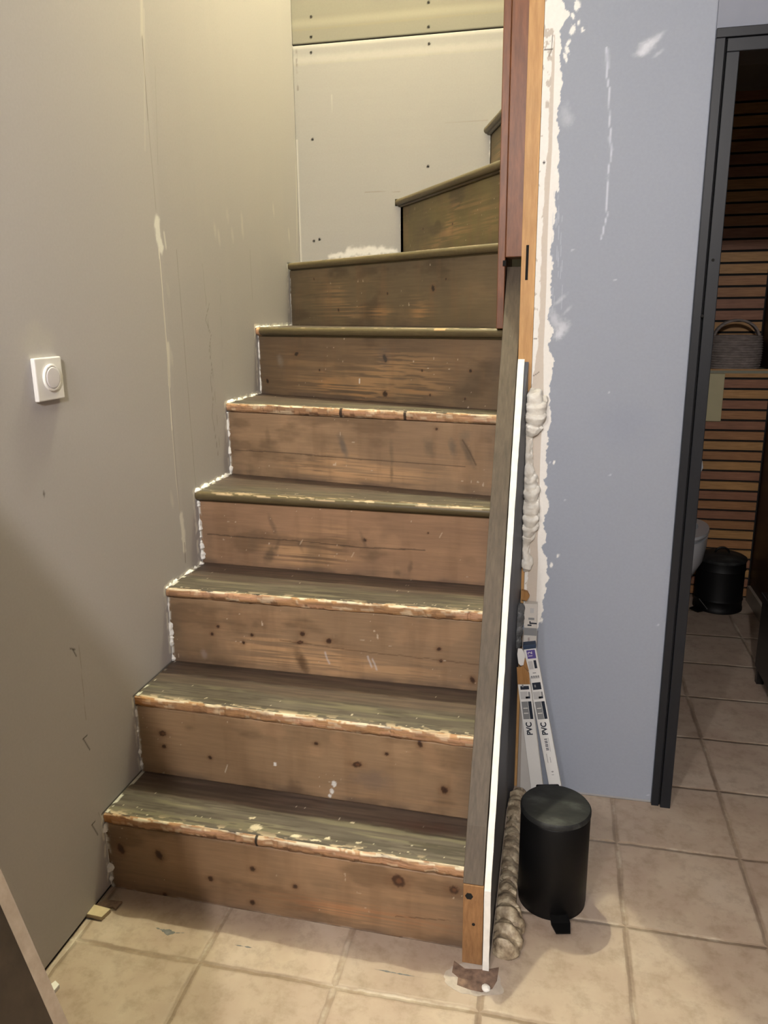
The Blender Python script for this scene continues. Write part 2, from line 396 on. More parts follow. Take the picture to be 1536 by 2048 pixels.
# blue wall with torn edge
XW = .952
xs = np.array(lin_sp(XW, 1.03, .0011)+lin_sp(1.03, 1.329, .004)+[1.329]); zz = np.array(lin_sp(0, 2.2, .0028)+[2.2, 2.5])
U, V = np.meshgrid(xs, zz, indexing='ij'); c = Canvas(U, V, (151, 158, 171))
def wf(x, y): h = hit(x, y, 1, YW); return (h[0], h[2])
c.mul(.97+.06*fbm(U*3, V*2, 5))
def curve(pts):                     # x position as a function of height
    q = sorted([wf(*p)[::-1] for p in pts]); return np.interp(V, [a for a, b in q], [b for a, b in q])
edge = curve([(1126, 0), (1137, 30), (1122, 60), (1118, 130), (1124, 170), (1118, 220), (1113, 270), (1118, 330), (1112, 400), (1108, 460), (1103, 500), (1105, 540), (1101, 600), (1098, 640), (1105, 660), (1097, 690), (1106, 720), (1100, 790), (1100, 850), (1094, 920), (1090, 960), (1097, 1010), (1089, 1045), (1091, 1085), (1084, 1095), (1095, 1130), (1096, 1160), (1090, 1185), (1084, 1215), (1078, 1250)])
edge = edge+.0075*(fbm(U*0+3, V*55, 61)-.5)*2+.004*(fbm(U*120, V*160, 62)-.5)*2
paintless = (V > .50+.02*fbm(U*80, V*0, 3))
mwh = (1-smooth(-.0008, .0008, U-edge))*paintless
c.mix(mwh, (238, 236, 231))
b0 = curve([(1108, 70), (1103, 130), (1098, 230), (1096, 300), (1089, 380), (1084, 470), (1081, 560), (1078, 640), (1076, 690), (1069, 735), (1060, 780), (1058, 900), (1060, 1000), (1060, 1100), (1052, 1200)])
b1 = curve([(1110, 70), (1109, 130), (1106, 230), (1104, 300), (1098, 400), (1095, 480), (1093, 560), (1090, 640), (1087, 700), (1087, 790), (1082, 880), (1080, 930), (1079, 1000), (1075, 1080), (1076, 1120), (1073, 1200)])
b0 = b0+.0035*(fbm(U*90, V*60, 71)-.5)*2
c.mix(smooth(-.0006, .0006, U-b0)*(1-smooth(-.0005, .0005, U-b1))*(V < 1.98)*(V > .45), (206, 196, 184))
c.mix(smooth(.66, .68, fbm(U*60, V*60, 81))*(U < b0)*(V > .5), (196, 188, 178))
c.line([wf(1089, 100), wf(1105, 98)], .0012, (60, 52, 46), .9); c.blob(wf(1088, 325), .0030, .0030, (40, 36, 32), 1, 0, .3, 0)
for pl in (((1105, 72), (1103, 100), (1098, 112)), ((1066, 752), (1073, 748), (1078, 744)), ((1064, 676), (1074, 678))):
    c.line([wf(*p) for p in pl], .0010, (90, 80, 70), .8)
# lower left: bare and broken strip behind the boxes
c.mix((U < .985)*(V <= .50)*1.0, (178, 168, 158))
c.mix((U >= .985)*(V <= .50)*(U < .995)*(V > .02)*.9, (120, 122, 128))
# loose chips of filler right of the torn edge
for x, y, r in ((1155, 8, .006), (1152, 16, .004), (1146, 32, .004), (1145, 60, .006), (1157, 45, .003), (1165, 60, .003), (1137, 85, .004), (1134, 100, .005), (1130, 112, .004), (1133, 120, .003), (1113, 345, .004), (1116, 380, .003), (1108, 925, .003), (1103, 1130, .004), (1116, 1112, .003), (1083, 1240, .004)):
    c.blob(wf(x, y), r, r*1.7, (240, 240, 236), .95, rng.uniform(-.6, .6), .3, .5, seed=x)
c.line([wf(*p) for p in ((1213, 95), (1214, 150), (1219, 180), (1218, 230), (1222, 270), (1222, 310), (1215, 350), (1214, 430), (1208, 455), (1203, 478))], .0016, (205, 210, 222), .85, .5, .0015)
c.line([wf(*p) for p in ((1214, 100), (1216, 135))], .004, (190, 196, 210), .6, .8); c.line([wf(1218, 275), wf(1224, 300)], .003, (190, 196, 210), .5, .8)
for x, y, rx, ry, a, ang in ((1290, 95, .017, .010, .7, .6), (1305, 82, .014, .007, .6, .7), (1285, 105, .010, .006, .55, .2), (1318, 75, .012, .004, .4, .8), (1318, 106, .010, .003, .35, .6),
                             (1125, 655, .016, .012, .55, .9), (1110, 640, .010, .022, .45, .4), (1120, 600, .016, .004, .35, .7), (1135, 620, .012, .003, .3, .8), (1118, 670, .010, .008, .6, .7),
                             (1130, 230, .010, .020, .22, 0), (1140, 240, .008, .010, .2, 0)):
    c.blob(wf(x, y), rx, ry, (222, 226, 234), a, ang, .9, .6, seed=int(x+y))
for k in range(26):
    x = 1103+rng.uniform(0, 22); y = rng.uniform(380, 620); c.line([wf(x, y), wf(x-1, y+rng.uniform(8, 30))], .0010, (190, 196, 210), .4, .8)
for x, y in ((1220, 950), (1218, 785), (1296, 1590), (1145, 500), (1230, 560), (1100, 925), (1130, 1000), (1316, 1250)):
    c.blob(wf(x, y), .003, .002, (214, 218, 228), .6, .5, .5)
c.blob(wf(1250, 850), .06, .05, (140, 148, 166), .35, 0, .9)
c.mix((V < .006)*.7, (170, 166, 160))
Pw = np.stack([U, np.full(U.shape, YW), V], -1)
bl = grid_obj('wall_blue', Pw, c.c, M_paint, back=(0, .087, 0)); tag(bl, 'blue grey wall between stairs and dark door frame', kind='structure')
MB().box((1.3295, YW, 1.965), (3.2, .2, 2.5)).box((1.96, YW, 0), (3.2, .2, 1.965)).box((XW, YW, 2.5), (3.2, .2, 2.52)).build('lintel', M_blueplain, bl)

# ------------------------------------------------------------------ door frame and the room behind
M_frame = plain('dark blue grey metal', (23, 26, 32), .42, var=.15, scale=6, spec=.4)
fr = empty('door_1', (1.35, YW, 0), None, None); fr['kind'] = 'structure'
def fbox(name, x0, x1, y0, y1, z0, z1, m=M_frame, bev=.0015): return MB().box((x0, y0, z0), (x1, y1, z1)).build(name, m, fr, bevel=bev)
fbox('casing', 1.3285, 1.3485, .100, .20, 0, 1.944)
fbox('casing', 1.3285, 1.98, .100, .20, 1.944, 1.964)
fbox('jamb', 1.3520, 1.3790, .094, .212, 0, 1.913)
fbox('jamb', 1.3520, 1.98, .094, .212, 1.913, 1.9405)
fbox('groove', 1.3490, 1.3515, .108, .19, 0, 1.943, M_dark, 0)
fbox('groove', 1.3490, 1.96, .108, .19, 1.9410, 1.9435, M_dark, 0)
fbox('jamb', 1.935, 1.960, .094, .212, 0, 1.913)
for x, y in ((1426, 520), (1404, 632)):
    p = hit(x, y, 1, .094); MB().lathe([(.0035, 0), (.0035, .001)], (0, 0, 0), 12).build('screw_hole', M_dark, fr).matrix_local = Matrix.Translation((p[0]-1.35, .0935-YW, p[2])) @ Matrix.Rotation(math.pi/2, 4, 'X')

YS = 1.894
M_brown = wood('brown bathroom panelling', (50, 32, 20), (66, 44, 28), (1, 1, 1), 3, .45, .05)
M_tileskirt = plain('beige skirting tile', (150, 138, 124), .4, var=.08)
struct('wall_bath_right', MB().box((1.957, .212, 0), (2.08, 2.35, 2.3)), M_brown)
struct('baseboard_bath_right', MB().box((1.943, .75, 0), (1.9565, 1.87, .075)), M_tileskirt)
struct('wall_bath_back', MB().box((1.02, YS+.012, 0), (1.957, YS+.30, 1.075)).box((1.02, YS+.272, 1.075), (1.957, YS+.35, 2.3)), plain('black slat backing', (12, 11, 10), .8))
struct('trim_1', MB().box((1.02, YS-.004, 1.075), (1.957, YS+.272, 1.087)), plain('grey ledge', (128, 128, 110), .5, var=.05))
# slats, one by one
M_slats = [wood('oak slat %s' % n, a, b, (1.5, 1, 22), 8, .5, .12) for n, a, b in (('warm', (134, 92, 58), (176, 128, 84)), ('pink', (124, 84, 62), (160, 112, 84)), ('pale', (150, 110, 66), (190, 146, 92)))]
panel = empty('slat_panel', (1.5, YS, 0), 'horizontal brown wooden slats on the boxed lower wall behind the far bin', 'wall panel')
k = 0; z = .012
while z < 1.068:
    MB().box((1.03, YS-.002, z), (1.948, YS+.0115, z+.0375)).build('slat', M_slats[(k*7+k//3) % 3], panel); z += .0475; k += 1
panel2 = empty('slat_panel', (1.5, YS+.27, 1.09), 'horizontal brown wooden slats on the upper wall above the ledge with the basket', 'wall panel')
z = 1.095
while z < 2.28:
    MB().box((1.03, YS+.258, z), (1.948, YS+.2715, z+.0425)).build('slat', M_slats[(k*5+k//2) % 3], panel2); z += .0530; k += 1
pl = MB().box((1.60, YS-.017, .857), (1.754, YS-.0025, 1.074)).build('service_hatch', plain('pale olive panel', (176, 168, 132), .5, var=.03), bevel=.002)
tag(pl, 'small pale olive rectangular panel on the slats below the basket ledge', 'panel')
# black cabinet at the right edge of the doorway
vc = empty('bathroom_cabinet', (1.85, .85, 0), 'black cabinet side just inside the doorway at the right edge', 'cabinet')
M_blk = plain('black lacquer', (20, 19, 19), .35, var=.1)
MB().box((1.785, .68, .06), (1.942, .98, .34)).build('body', M_blk, vc, bevel=.003)
MB().box((1.780, .675, .34), (1.942, .985, .352)).build('cabinet_top', M_blk, vc, bevel=.002)
for yy in (.69, .95):
    MB().box((1.790, yy, 0), (1.815, yy+.025, .06)).build('leg', M_blk, vc)
    MB().box((1.915, yy, 0), (1.94, yy+.025, .06)).build('leg', M_blk, vc)

# basket on the ledge
def lum(name, mat, parent, fn, nu, nv, closed=True): pass
bx, by, bz = 1.812, YS+.125, 1.0875
bk = empty('woven_basket', (bx, by, bz), 'round grey woven basket with arched handle on the bathroom ledge', 'basket')
def weave():
    M, nt, b = newmat('grey woven rope')
    at = noise(nt, 60, (.5, .5, 1.6), 2); r = ramp(nt, at.outputs['Fac'], [(.3, lin((112, 102, 96))), (.7, lin((142, 132, 126)))])
    nt.links.new(r.outputs[0], b.inputs['Base Color']); b.inputs['Roughness'].default_value = .9; bump(nt, at.outputs['Fac'], b, .8, .004); return M
M_weave = weave()
prof = [(.104, 0)]
for i in range(14):
    z0 = i*.0108
    for t in (.1, .3, .5, .7, .9): prof.append((.108+.006*math.sin(math.pi*(i+t)/14)+.0060*math.sin(math.pi*t), z0+t*.0108))
prof += [(.106, .152), (.098, .150), (.096, .02)]
MB().lathe(prof, (bx, by, bz), 72, 1, .95).build('body', M_weave, bk, True)
hp = [(bx+.098*math.cos(a), by, bz+.135+.085*math.sin(a)) for a in np.linspace(0, math.pi, 30)]
mb = MB(); 
for dy in (-.016, -.008, 0, .008, .016): mb.tube([(p[0], p[1]+dy, p[2]) for p in hp], .0056, 8)
mb.build('handle', M_weave, bk, True)

# toilet, mostly behind the jamb
M_cer = plain('white ceramic', (196, 198, 202), .15, var=.01, spec=.6)
tl = empty('toilet', (1.52, 1.62, 0), 'white wall hung toilet half hidden behind the dark door frame', 'toilet')
def oval(z, sx, sy0, sy1, cyo=0, n=48):
    o = []
    for k in range(n):
        a = 2*math.pi*k/n; yy = math.sin(a)
        o.append((1.52+sx*math.cos(a)*(1 if yy < 0 else 1), 1.68+cyo+(sy1 if yy > 0 else sy0)*yy, z))
    return o
def loft(name, rings, mat, parent):
    n = len(rings[0]); v = [p for r in rings for p in r]; f = []
    for i in range(len(rings)-1):
        for k in range(n): f.append((i*n+k, i*n+(k+1) % n, (i+1)*n+(k+1) % n, (i+1)*n+k))
    f.append(tuple(range(n))); f.append(tuple((len(rings)-1)*n+k for k in range(n)))
    return MB().add(v, f).build(name, mat, parent, True)
loft('bowl', [oval(.14, .09, .10, .20), oval(.20, .14, .19, .205), oval(.27, .172, .245, .208), oval(.34, .182, .262, .21), oval(.385, .184, .266, .21), oval(.388, .15, .22, .17), oval(.30, .10, .15, .12)], M_cer, tl)
loft('seat', [oval(.392, .180, .262, .18), oval(.404, .188, .270, .18), oval(.416, .186, .268, .18), oval(.418, .14, .20, .13), oval(.395, .14, .20, .13)], M_cer, tl)
MB().add([(1.52+.178*math.cos(a)*(1 if math.sin(a) < 0 else .92), 1.862-.0*math.sin(a), .61-.20*math.sin(a)) for a in np.linspace(0, 2*math.pi, 40)[:-1]]+[(1.52+.178*math.cos(a)*(1 if math.sin(a) < 0 else .92), 1.880, .61-.20*math.sin(a)) for a in np.linspace(0, 2*math.pi, 40)[:-1]],
         [tuple(range(39)), tuple(range(77, 38, -1))]+[(i, (i+1) % 39, (i+1) % 39+39, i+39) for i in range(39)]).build('lid', M_cer, tl, bevel=.003)

# far bin
def rot_z(o, ang): o.rotation_euler.z = ang
M_bin = plain('matt black metal', (9, 9, 10), .5, var=.25, scale=8, spec=.22)
M_lid = None
def lid_mat():
    M, nt, b = newmat('dusty black lid')
    nz = noise(nt, 14, (1, 2.2, 1), 6, .6); r = ramp(nt, nz.outputs['Fac'], [(.38, lin((22, 23, 24))), (.55, lin((36, 37, 37))), (.68, lin((58, 59, 58)))])
    nt.links.new(r.outputs[0], b.inputs['Base Color']); b.inputs['Roughness'].default_value = .6; b.inputs['Specular IOR Level'].default_value = .3; return M
M_lid = lid_mat()
bb = (1.792, 1.752, 0.)
b2 = empty('pedal_bin', bb, 'small round black bin with ridged body and lid handle before the slats', 'bin')
R = .108
MB().lathe([(R-.006, 0), (R, .004), (R, .016), (R-.003, .020), (R-.003, .052), (R, .056), (R-.001, .060), (R-.003, .066), (R-.003, .196), (R+.001, .199), (R-.001, .203), (R-.003, .236)], bb, 64).build('body', M_bin, b2, True)
MB().lathe([(R-.001, .237), (R+.001, .241), (R, .250), (R-.014, .258), (R-.05, .266), (.01, .270)], bb, 64).build('lid', M_lid, b2, True)
MB().tube([(bb[0]+.030*math.cos(a), bb[1], .266+.026*math.sin(a)) for a in np.linspace(0, math.pi, 14)], .005, 8).build('handle', M_bin, b2, True)
MB().prism([(-.025, 0), (.025, 0), (.030, .05), (-.030, .05)], 2, .012, .018).build('pedal', M_bin, b2).matrix_local = Matrix.Rotation(math.radians(-50), 4, 'Z') @ Matrix.Translation((0, -.155, 0))
MB().tube([(bb[0]-.095, bb[1]-.075, .062), (bb[0]-.060, bb[1]-.100, .022)], .002, 6).build('pedal_rod', plain('steel wire', (170, 170, 170), .3, 1.), b2)

# ------------------------------------------------------------------ staircase
W = .868
CR = [-.528, -.362, -.141, .035, .163, .246, .300]; RY = CR
HOV = [.007, .008, .010, .022, .010, .024, .024]      # how far each nosing stands before its riser
WORN = [1, 1, 1, 0, 1, 0, 0]
stair = empty('staircase', (.45, -.5, 0), 'old winding wooden staircase with worn brown risers and grey green treads', 'staircase')
ends = [((0., LNY[i]), (W, CR[i])) for i in range(7)]
ends.append(((.385, YB), (W+.02, .335)))      # eighth step runs from the back wall to the post
ends.append(((.715, YB), (W+.04, .50)))
ZT = ZT+[1.775, 2.008]
HOV += [.026, .026]; WORN += [0, 0]
def lerp2(a, b, t): return (a[0]+(b[0]-a[0])*t, a[1]+(b[1]-a[1])*t)
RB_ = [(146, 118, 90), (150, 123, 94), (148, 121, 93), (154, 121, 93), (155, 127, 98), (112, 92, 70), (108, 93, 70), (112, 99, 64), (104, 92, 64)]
KN = {0: [(242, 1698, 8, 12), (318, 1710, 8, 12), (421, 1757, 6, 6), (505, 1738, 6, 6), (590, 1773, 5, 5), (505, 1805, 6, 6), (797, 1762, 13, 13), (908, 1780, 9, 9), (802, 1880, 12, 7), (330, 1790, 6, 6)],
      1: [(325, 1467, 9, 7), (328, 1493, 6, 5), (714, 1529, 11, 6), (840, 1488, 5, 9), (889, 1580, 7, 9), (420, 1515, 4, 5), (773, 1508, 4, 4), (632, 1487, 5, 4)],
      2: [(605, 1268, 6, 6), (658, 1282, 7, 6), (436, 1253, 4, 4), (504, 1270, 4, 4), (487, 1285, 4, 4), (424, 1268, 4, 4), (878, 1298, 5, 4), (882, 1322, 4, 4), (600, 1285, 9, 4), (945, 1360, 5, 9)],
      3: [(730, 1080, 4, 4), (856, 1066, 2, 2)],
      4: [(873, 858, 4, 3)],
      5: [(770, 717, 6, 11), (770, 788, 8, 8), (941, 742, 4, 4), (535, 762, 5, 7), (593, 708, 8, 5), (844, 741, 3, 3), (639, 740, 3, 3), (930, 798, 3, 3), (860, 790, 3, 3)],
      6: [(866, 577, 6, 8), (775, 587, 3, 4), (677, 620, 4, 5), (628, 558, 2, 4), (892, 558, 3, 3)],
      7: [(846, 458, 3, 3), (905, 448, 3, 3)], 8: []}
for i in range(9):
    (xa, ya), (xb, yb) = ends[i]; L = math.hypot(xb-xa, yb-ya); nx, ny = -(yb-ya)/L, (xb-xa)/L   # towards the back
    hv = HOV[i]; xa_, ya_, xb_, yb_ = xa+nx*hv, ya+ny*hv, xb+nx*hv, yb+ny*hv
    if i < 7: xa_, xb_ = 0.001, W+.001
    z0 = 0 if i == 0 else ZT[i-1]; z1 = ZT[i]-.028
    nu = int(L/.0022); nv = int((z1-z0)/.0024)
    u = np.linspace(0, L, nu); v = np.linspace(z0, z1, nv); U, V = np.meshgrid(u, v, indexing='ij')
    c = Canvas(U, V, RB_[i])
    t = U/L
    def rp(x, y):                       # photo pixel to this riser's own (u, z)
        d = FF+RR*(x-768)/FOC-UU*(y-1024)/FOC
        nrm = np.array([nx, ny, 0.]); p0 = np.array([xa_, ya_, 0.])
        q = CAM+d*(np.dot(p0-CAM, nrm)/np.dot(d, nrm)); return (float(np.dot(q-p0, np.array([(xb-xa)/L, (yb-ya)/L, 0]))), float(q[2]))
    hgt = (V-z0)/(z1-z0)
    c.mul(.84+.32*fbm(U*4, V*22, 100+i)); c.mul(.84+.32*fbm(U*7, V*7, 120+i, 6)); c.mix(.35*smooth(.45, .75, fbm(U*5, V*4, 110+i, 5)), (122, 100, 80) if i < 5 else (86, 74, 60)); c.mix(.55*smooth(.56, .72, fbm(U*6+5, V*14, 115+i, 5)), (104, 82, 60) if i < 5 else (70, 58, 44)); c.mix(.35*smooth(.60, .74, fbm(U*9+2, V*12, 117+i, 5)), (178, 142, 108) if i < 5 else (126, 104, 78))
    # fine horizontal grain that shows where feet scraped the finish off
    gr = fbm(U*7+3*fbm(U*2, V*6, 7), V*260, 140+i, 3)
    scr = smooth(.45, .75, fbm(U*3.2, V*9, 160+i))*smooth(1., .55, hgt)*smooth(-.05, .18, hgt)*np.exp(-((t-.5)/.33)**2)
    c.mix(scr*smooth(.42, .56, gr)*.95, (196, 156, 114) if i < 5 else (164, 130, 92))
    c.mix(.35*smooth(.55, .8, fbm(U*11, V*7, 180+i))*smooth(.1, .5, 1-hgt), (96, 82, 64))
    c.mix(.30*smooth(.5, .8, fbm(U*30, V*5, 190+i)), (120, 92, 66))
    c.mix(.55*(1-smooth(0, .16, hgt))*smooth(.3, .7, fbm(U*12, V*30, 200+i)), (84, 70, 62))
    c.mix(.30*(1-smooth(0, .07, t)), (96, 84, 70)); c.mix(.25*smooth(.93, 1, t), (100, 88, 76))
    for (x, y, rx, ry) in KN[i]:
        p = rp(x, y); s = .00108
        c.blob(p, rx*s*2.0, ry*s*1.5, (112, 80, 54), .5, 0, .7, .3, seed=x)
        c.blob(p, rx*s, ry*s*1.05, (60, 36, 22) if i < 5 else (36, 28, 24), .92, .4, .25, .35, seed=x+1)
        c.blob((p[0]+.001, p[1]), rx*s*.45, ry*s*.45, (116, 76, 50) if rx > 8 else (50, 32, 22), .6, 0, .4, .3, seed=x+2)
    if i == 2:
        for (x, y, a) in ((608, 1330, .3), (600, 1318, .3)): c.blob(rp(x, y), .012, .028, (78, 56, 36), .55, a, .6, .4, seed=x)
        c.line([rp(560, 1280), rp(700, 1300), rp(860, 1318), rp(960, 1330)], .0012, (96, 72, 52), .7, wob=.002)
        for x, y in ((650, 1305), (745, 1318), (735, 1312)): c.line([rp(x, y), rp(x+9, y+22)], .0020, (210, 208, 210), .5, .8, .002)
        c.blob(rp(408, 1308), .008, .012, (170, 156, 150), .5, .2, .7)
    if i == 3:
        c.line([rp(415, 1068), rp(500, 1075), rp(610, 1083), rp(720, 1095), rp(850, 1100)], .0016, (74, 58, 44), .85, .5, .0015)
        for (x, y, rx, ry, a, al) in ((540, 1108, .013, .032, -.5, .6), (545, 1050, .007, .028, .35, .45), (600, 1090, .005, .02, .4, .3), (727, 1080, .005, .022, .35, .4), (820, 1135, .006, .016, -.2, .4), (795, 1145, .010, .008, 0, .4), (555, 1090, .006, .02, -.3, .4)):
            c.blob(rp(x, y), rx, ry, (74, 64, 52), al, a, .7, .4, seed=x)
        for x, y in ((605, 1080), (708, 1105), (884, 1066)): c.line([rp(x, y), rp(x-5, y+9)], .0013, (208, 186, 160), .6)
    if i == 4:
        c.line([rp(470, 900), rp(560, 905), rp(700, 917), rp(790, 923), rp(930, 934)], .0014, (80, 62, 48), .8, .5, .0015)
        for (x, y, rx, ry, a, al, cc) in ((686, 892, .010, .034, .32, .6, (92, 88, 84)), (783, 905, .006, .03, .05, .4, (96, 84, 68)), (858, 895, .014, .024, .3, .45, (92, 82, 68)), (905, 895, .010, .022, .2, .5, (88, 84, 76)), (935, 905, .009, .036, .45, .6, (84, 76, 64)), (930, 870, .016, .014, .3, .35, (100, 92, 80)), (783, 945, .005, .024, .0, .5, (80, 66, 50)), (535, 870, .008, .02, .1, .35, (90, 72, 54))):
            c.blob(rp(x, y), rx, ry, cc, al, a, .7, .4, seed=x)
        c.line([rp(925, 880), rp(940, 905), rp(952, 930)], .0018, (76, 60, 44), .7, .6)
    if i in (5, 6):
        for (x, y, rx, ry) in ((655, 770, .045, .022), (720, 788, .06, .014), (830, 780, .05, .012)) if i == 5 else ((760, 625, .06, .016), (840, 625, .04, .02), (720, 610, .03, .012)):
            m = np.exp(-(((U-rp(x, y)[0])/rx)**2+((V-rp(x, y)[1])/ry)**2)); c.mix(m*smooth(.42, .56, gr)*.85, (166, 126, 84))
    if i == 5:
        c.blob(rp(560, 722), .010, .016, (140, 130, 122), .5, .3, .8, .5); c.line([rp(719, 758), rp(719, 766)], .002, (238, 236, 230), .9); c.blob(rp(768, 715), .02, .026, (92, 86, 82), .35, 0, .8)
    if i == 0:
        c.line([rp(440, 1640), rp(560, 1660), rp(640, 1690)], .001, (190, 150, 110), .2)
        c.mix(.35*np.exp(-((U-.63)/.2)**2-((V-.05)/.02)**2)*smooth(.4, .6, gr), (170, 104, 62))
        c.line([rp(790, 1832), rp(900, 1842)], .0010, (80, 58, 42), .7, wob=.002)
        c.mix((1-smooth(.0, .008, V+.006*fbm(U*40, V*40, 4)))*smooth(.35, .5, fbm(U*14, V*3, 5))*.8, (196, 182, 170))
    if i == 1:
        for (x, y, r) in ((668, 1568, .006), (664, 1583, .005), (660, 1592, .004), (550, 1528, .004)): c.blob(rp(x, y), r, r*1.3, (232, 230, 224), .9, .2, .3, .5, seed=x+y)
        c.blob(rp(590, 1580), .020, .026, (90, 70, 52), .55, .3, .7, .4); c.line([rp(455, 1530), rp(450, 1545)], .0012, (220, 210, 190), .7)
        c.blob(rp(745, 1560), .04, .022, (112, 96, 86), .5, 0, .8, .5)
    if i < 7: c.mix((1-smooth(.0, .006+.004*(i == 0)+.008*(fbm(U*0+i, V*60, 77)-.35), U))*(smooth(.35, .5, fbm(U*50, V*50, 79+i))), (232, 230, 220))
    fl = smooth(.955, .965, fbm(U*110, V*110, 220+i, 1)); c.mix(fl*.6*smooth(.5, .6, fbm(U*9, V*9, 225+i)), (214, 198, 176))
    tt = (U/L)[..., None]
    Pp = np.array([xa_, ya_, 0.])*(1-tt)+np.array([xb_, yb_, 0.])*tt; Pp[..., 2] = V
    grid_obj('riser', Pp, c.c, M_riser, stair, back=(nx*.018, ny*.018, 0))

    # ---- tread board and its nosing
    top = ZT[i]; th = .026 if WORN[i] else .027
    ns = nu; s = np.linspace(0, 1, ns)
    fx = xa+(xb-xa)*s; fy = ya+(yb-ya)*s
    if i < 8:
        (xc, yc), (xd, yd) = ends[i+1]
        if i == 6: bkx = np.linspace(0, W, ns); bky = np.interp(bkx, [0, .385, W], [YB, YB, .335+.03])
        elif i == 7: bkx = np.interp(s, [0, .45, 1], [.385, .715, W+.04]); bky = np.interp(s, [0, .45, 1], [YB, YB, .52])
        else:
            bkx = fx.copy(); bky = yc+(yd-yc)*s+HOV[i+1]+.006
    else: bkx = np.interp(s, [0, 1], [.80, .95]); bky = np.interp(s, [0, 1], [YB, .9])
    wn = (fbm(s*18, s*0+i, 300+i)-.5)*2
    jag = np.clip(fbm(s*26, s*0+1, 320+i)-.5, 0, 1)*.020+np.clip(fbm(s*90, s*0, 330+i)-.55, 0, 1)*.010 if WORN[i] else 0*s+.0006*wn
    depthL = np.hypot(bkx-fx, bky-fy)+1e-6
    dx, dy = (bkx-fx)/depthL, (bky-fy)/depthL
    dx, dy = np.full(ns, nx), np.full(ns, ny)
    nose = .011 if WORN[i] else .020
    nt_ = 46; q = np.linspace(0, 1, nt_)**1.35
    sx, sy = fx+dx*nose, fy+dy*nose
    PX = sx[:, None]*(1-q)+bkx[:, None]*q; PY = sy[:, None]*(1-q)+bky[:, None]*q
    S_, Q_ = np.meshgrid(s*L, q, indexing='ij'); D_ = (PY-fy[:, None])*ny+(PX-fx[:, None])*nx
    c = Canvas(S_, D_, (95, 87, 77) if i < 5 else (88, 80, 68))
    g2 = fbm(S_*5, D_*150, 400+i, 4)
    c.mul(.45+1.0*g2); c.mul(.70+.55*fbm(S_*8, D_*25, 420+i, 5)); c.mix(.45*smooth(.5, .68, fbm(S_*4, D_*18, 425+i, 5)), (78, 68, 58))
    c.mix(.5*smooth(.52, .7, fbm(S_*5, D_*80, 430+i)), (134, 126, 100)); c.mix(.6*smooth(.60, .66, fbm(S_*9, D_*220, 433+i, 3)), (52, 46, 38))
    brown = smooth(.50, .62, D_/(.18)+.25*(fbm(S_*5, D_*20, 440+i)-.5)); c.mix(brown*.78, (74, 60, 54))  # brown band paints the next step's shadow onto the tread back
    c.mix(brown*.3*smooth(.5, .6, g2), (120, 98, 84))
    if WORN[i] or i in (3,):
        e = fbm(S_*40, D_*90, 450+i, 3); c.mix(smooth(.54, .60, e)*np.exp(-((D_-.010)/.013)**2)*.9, (206, 186, 156))
    sp_ = fbm(S_*130, D_*130, 460+i, 2); c.mix((sp_ > .92)*.8, (214, 206, 190))
    c.mix((sp_ > .86)*(D_ < .05)*.9, (226, 214, 190))
    if i == 0:
        def tp(x, y): h = hit(x, y, 2, top); return (h[0]*L/W, (h[1]-np.interp(h[0], [0, W], [ya, yb]))*ny)
        for x, y, rx, ry in ((512, 1655, .014, .010), (504, 1636, .007, .004), (590, 1672, .012, .005), (655, 1677, .006, .004), (717, 1685, .008, .003), (705, 1645, .005, .003), (630, 1680, .012, .003)): c.blob(tp(x, y), rx, ry, (226, 214, 186), .95, .2, .3, .6, seed=x)
        c.blob(tp(850, 1655), .08, .02, (84, 58, 48), .6, 0, .7, .5)
    c.mix(smooth(.5, .55, fbm(S_*50, D_*50, 480+i))*(S_ < .010)*.8, (226, 224, 214))
    Z = np.full(PX.shape, top)+.0006*(fbm(S_*20, D_*60, 3)-.5)
    Pt = np.stack([PX, PY, Z], -1)
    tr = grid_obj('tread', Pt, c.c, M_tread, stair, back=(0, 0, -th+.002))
    # nosing: profile from the top edge round to the underside
    if WORN[i]:
        pr = [(nose, 0), (.008, .0002), (.004, -.0012), (.0015, -.005), (.0, -.011), (.001, -.017), (.003, -.0225), (.006, -.0255), (nose, -th)]
    else:
        pr = [(nose, 0)]+[(.0125-.0125*math.sin(a), -.0125+.0125*math.cos(a)) for a in np.linspace(0, math.pi, 12)]+[(.014, -.0255), (.014, -.029), (nose+.002, -.0305)]
    pr = np.array(pr); nP = len(pr); A = np.zeros((ns, nP, 3))
    fb = [fbm(s*(14+3*k), s*0+k, 500+i) for k in range(nP)]
    for k, (o_, z_) in enumerate(pr):
        off = o_+(jag*(1-abs(k-4)/6.) if 0 < k < nP-1 else 0)
        if WORN[i] and 0 < k < nP-1: off = off+.0035*(fb[k]-.5)*2
        off = np.minimum(off, nose+.003) if k < nP-1 else off
        A[:, k, 0] = fx+nx*off; A[:, k, 1] = fy+ny*off; A[:, k, 2] = top+z_-(jag*.35 if (WORN[i] and k in (1, 2)) else 0)+(.0016*(fb[k]-.5) if WORN[i] and 0 < k < nP-1 else 0)
    SS, KK = np.meshgrid(s*L, np.arange(nP)*1., indexing='ij')
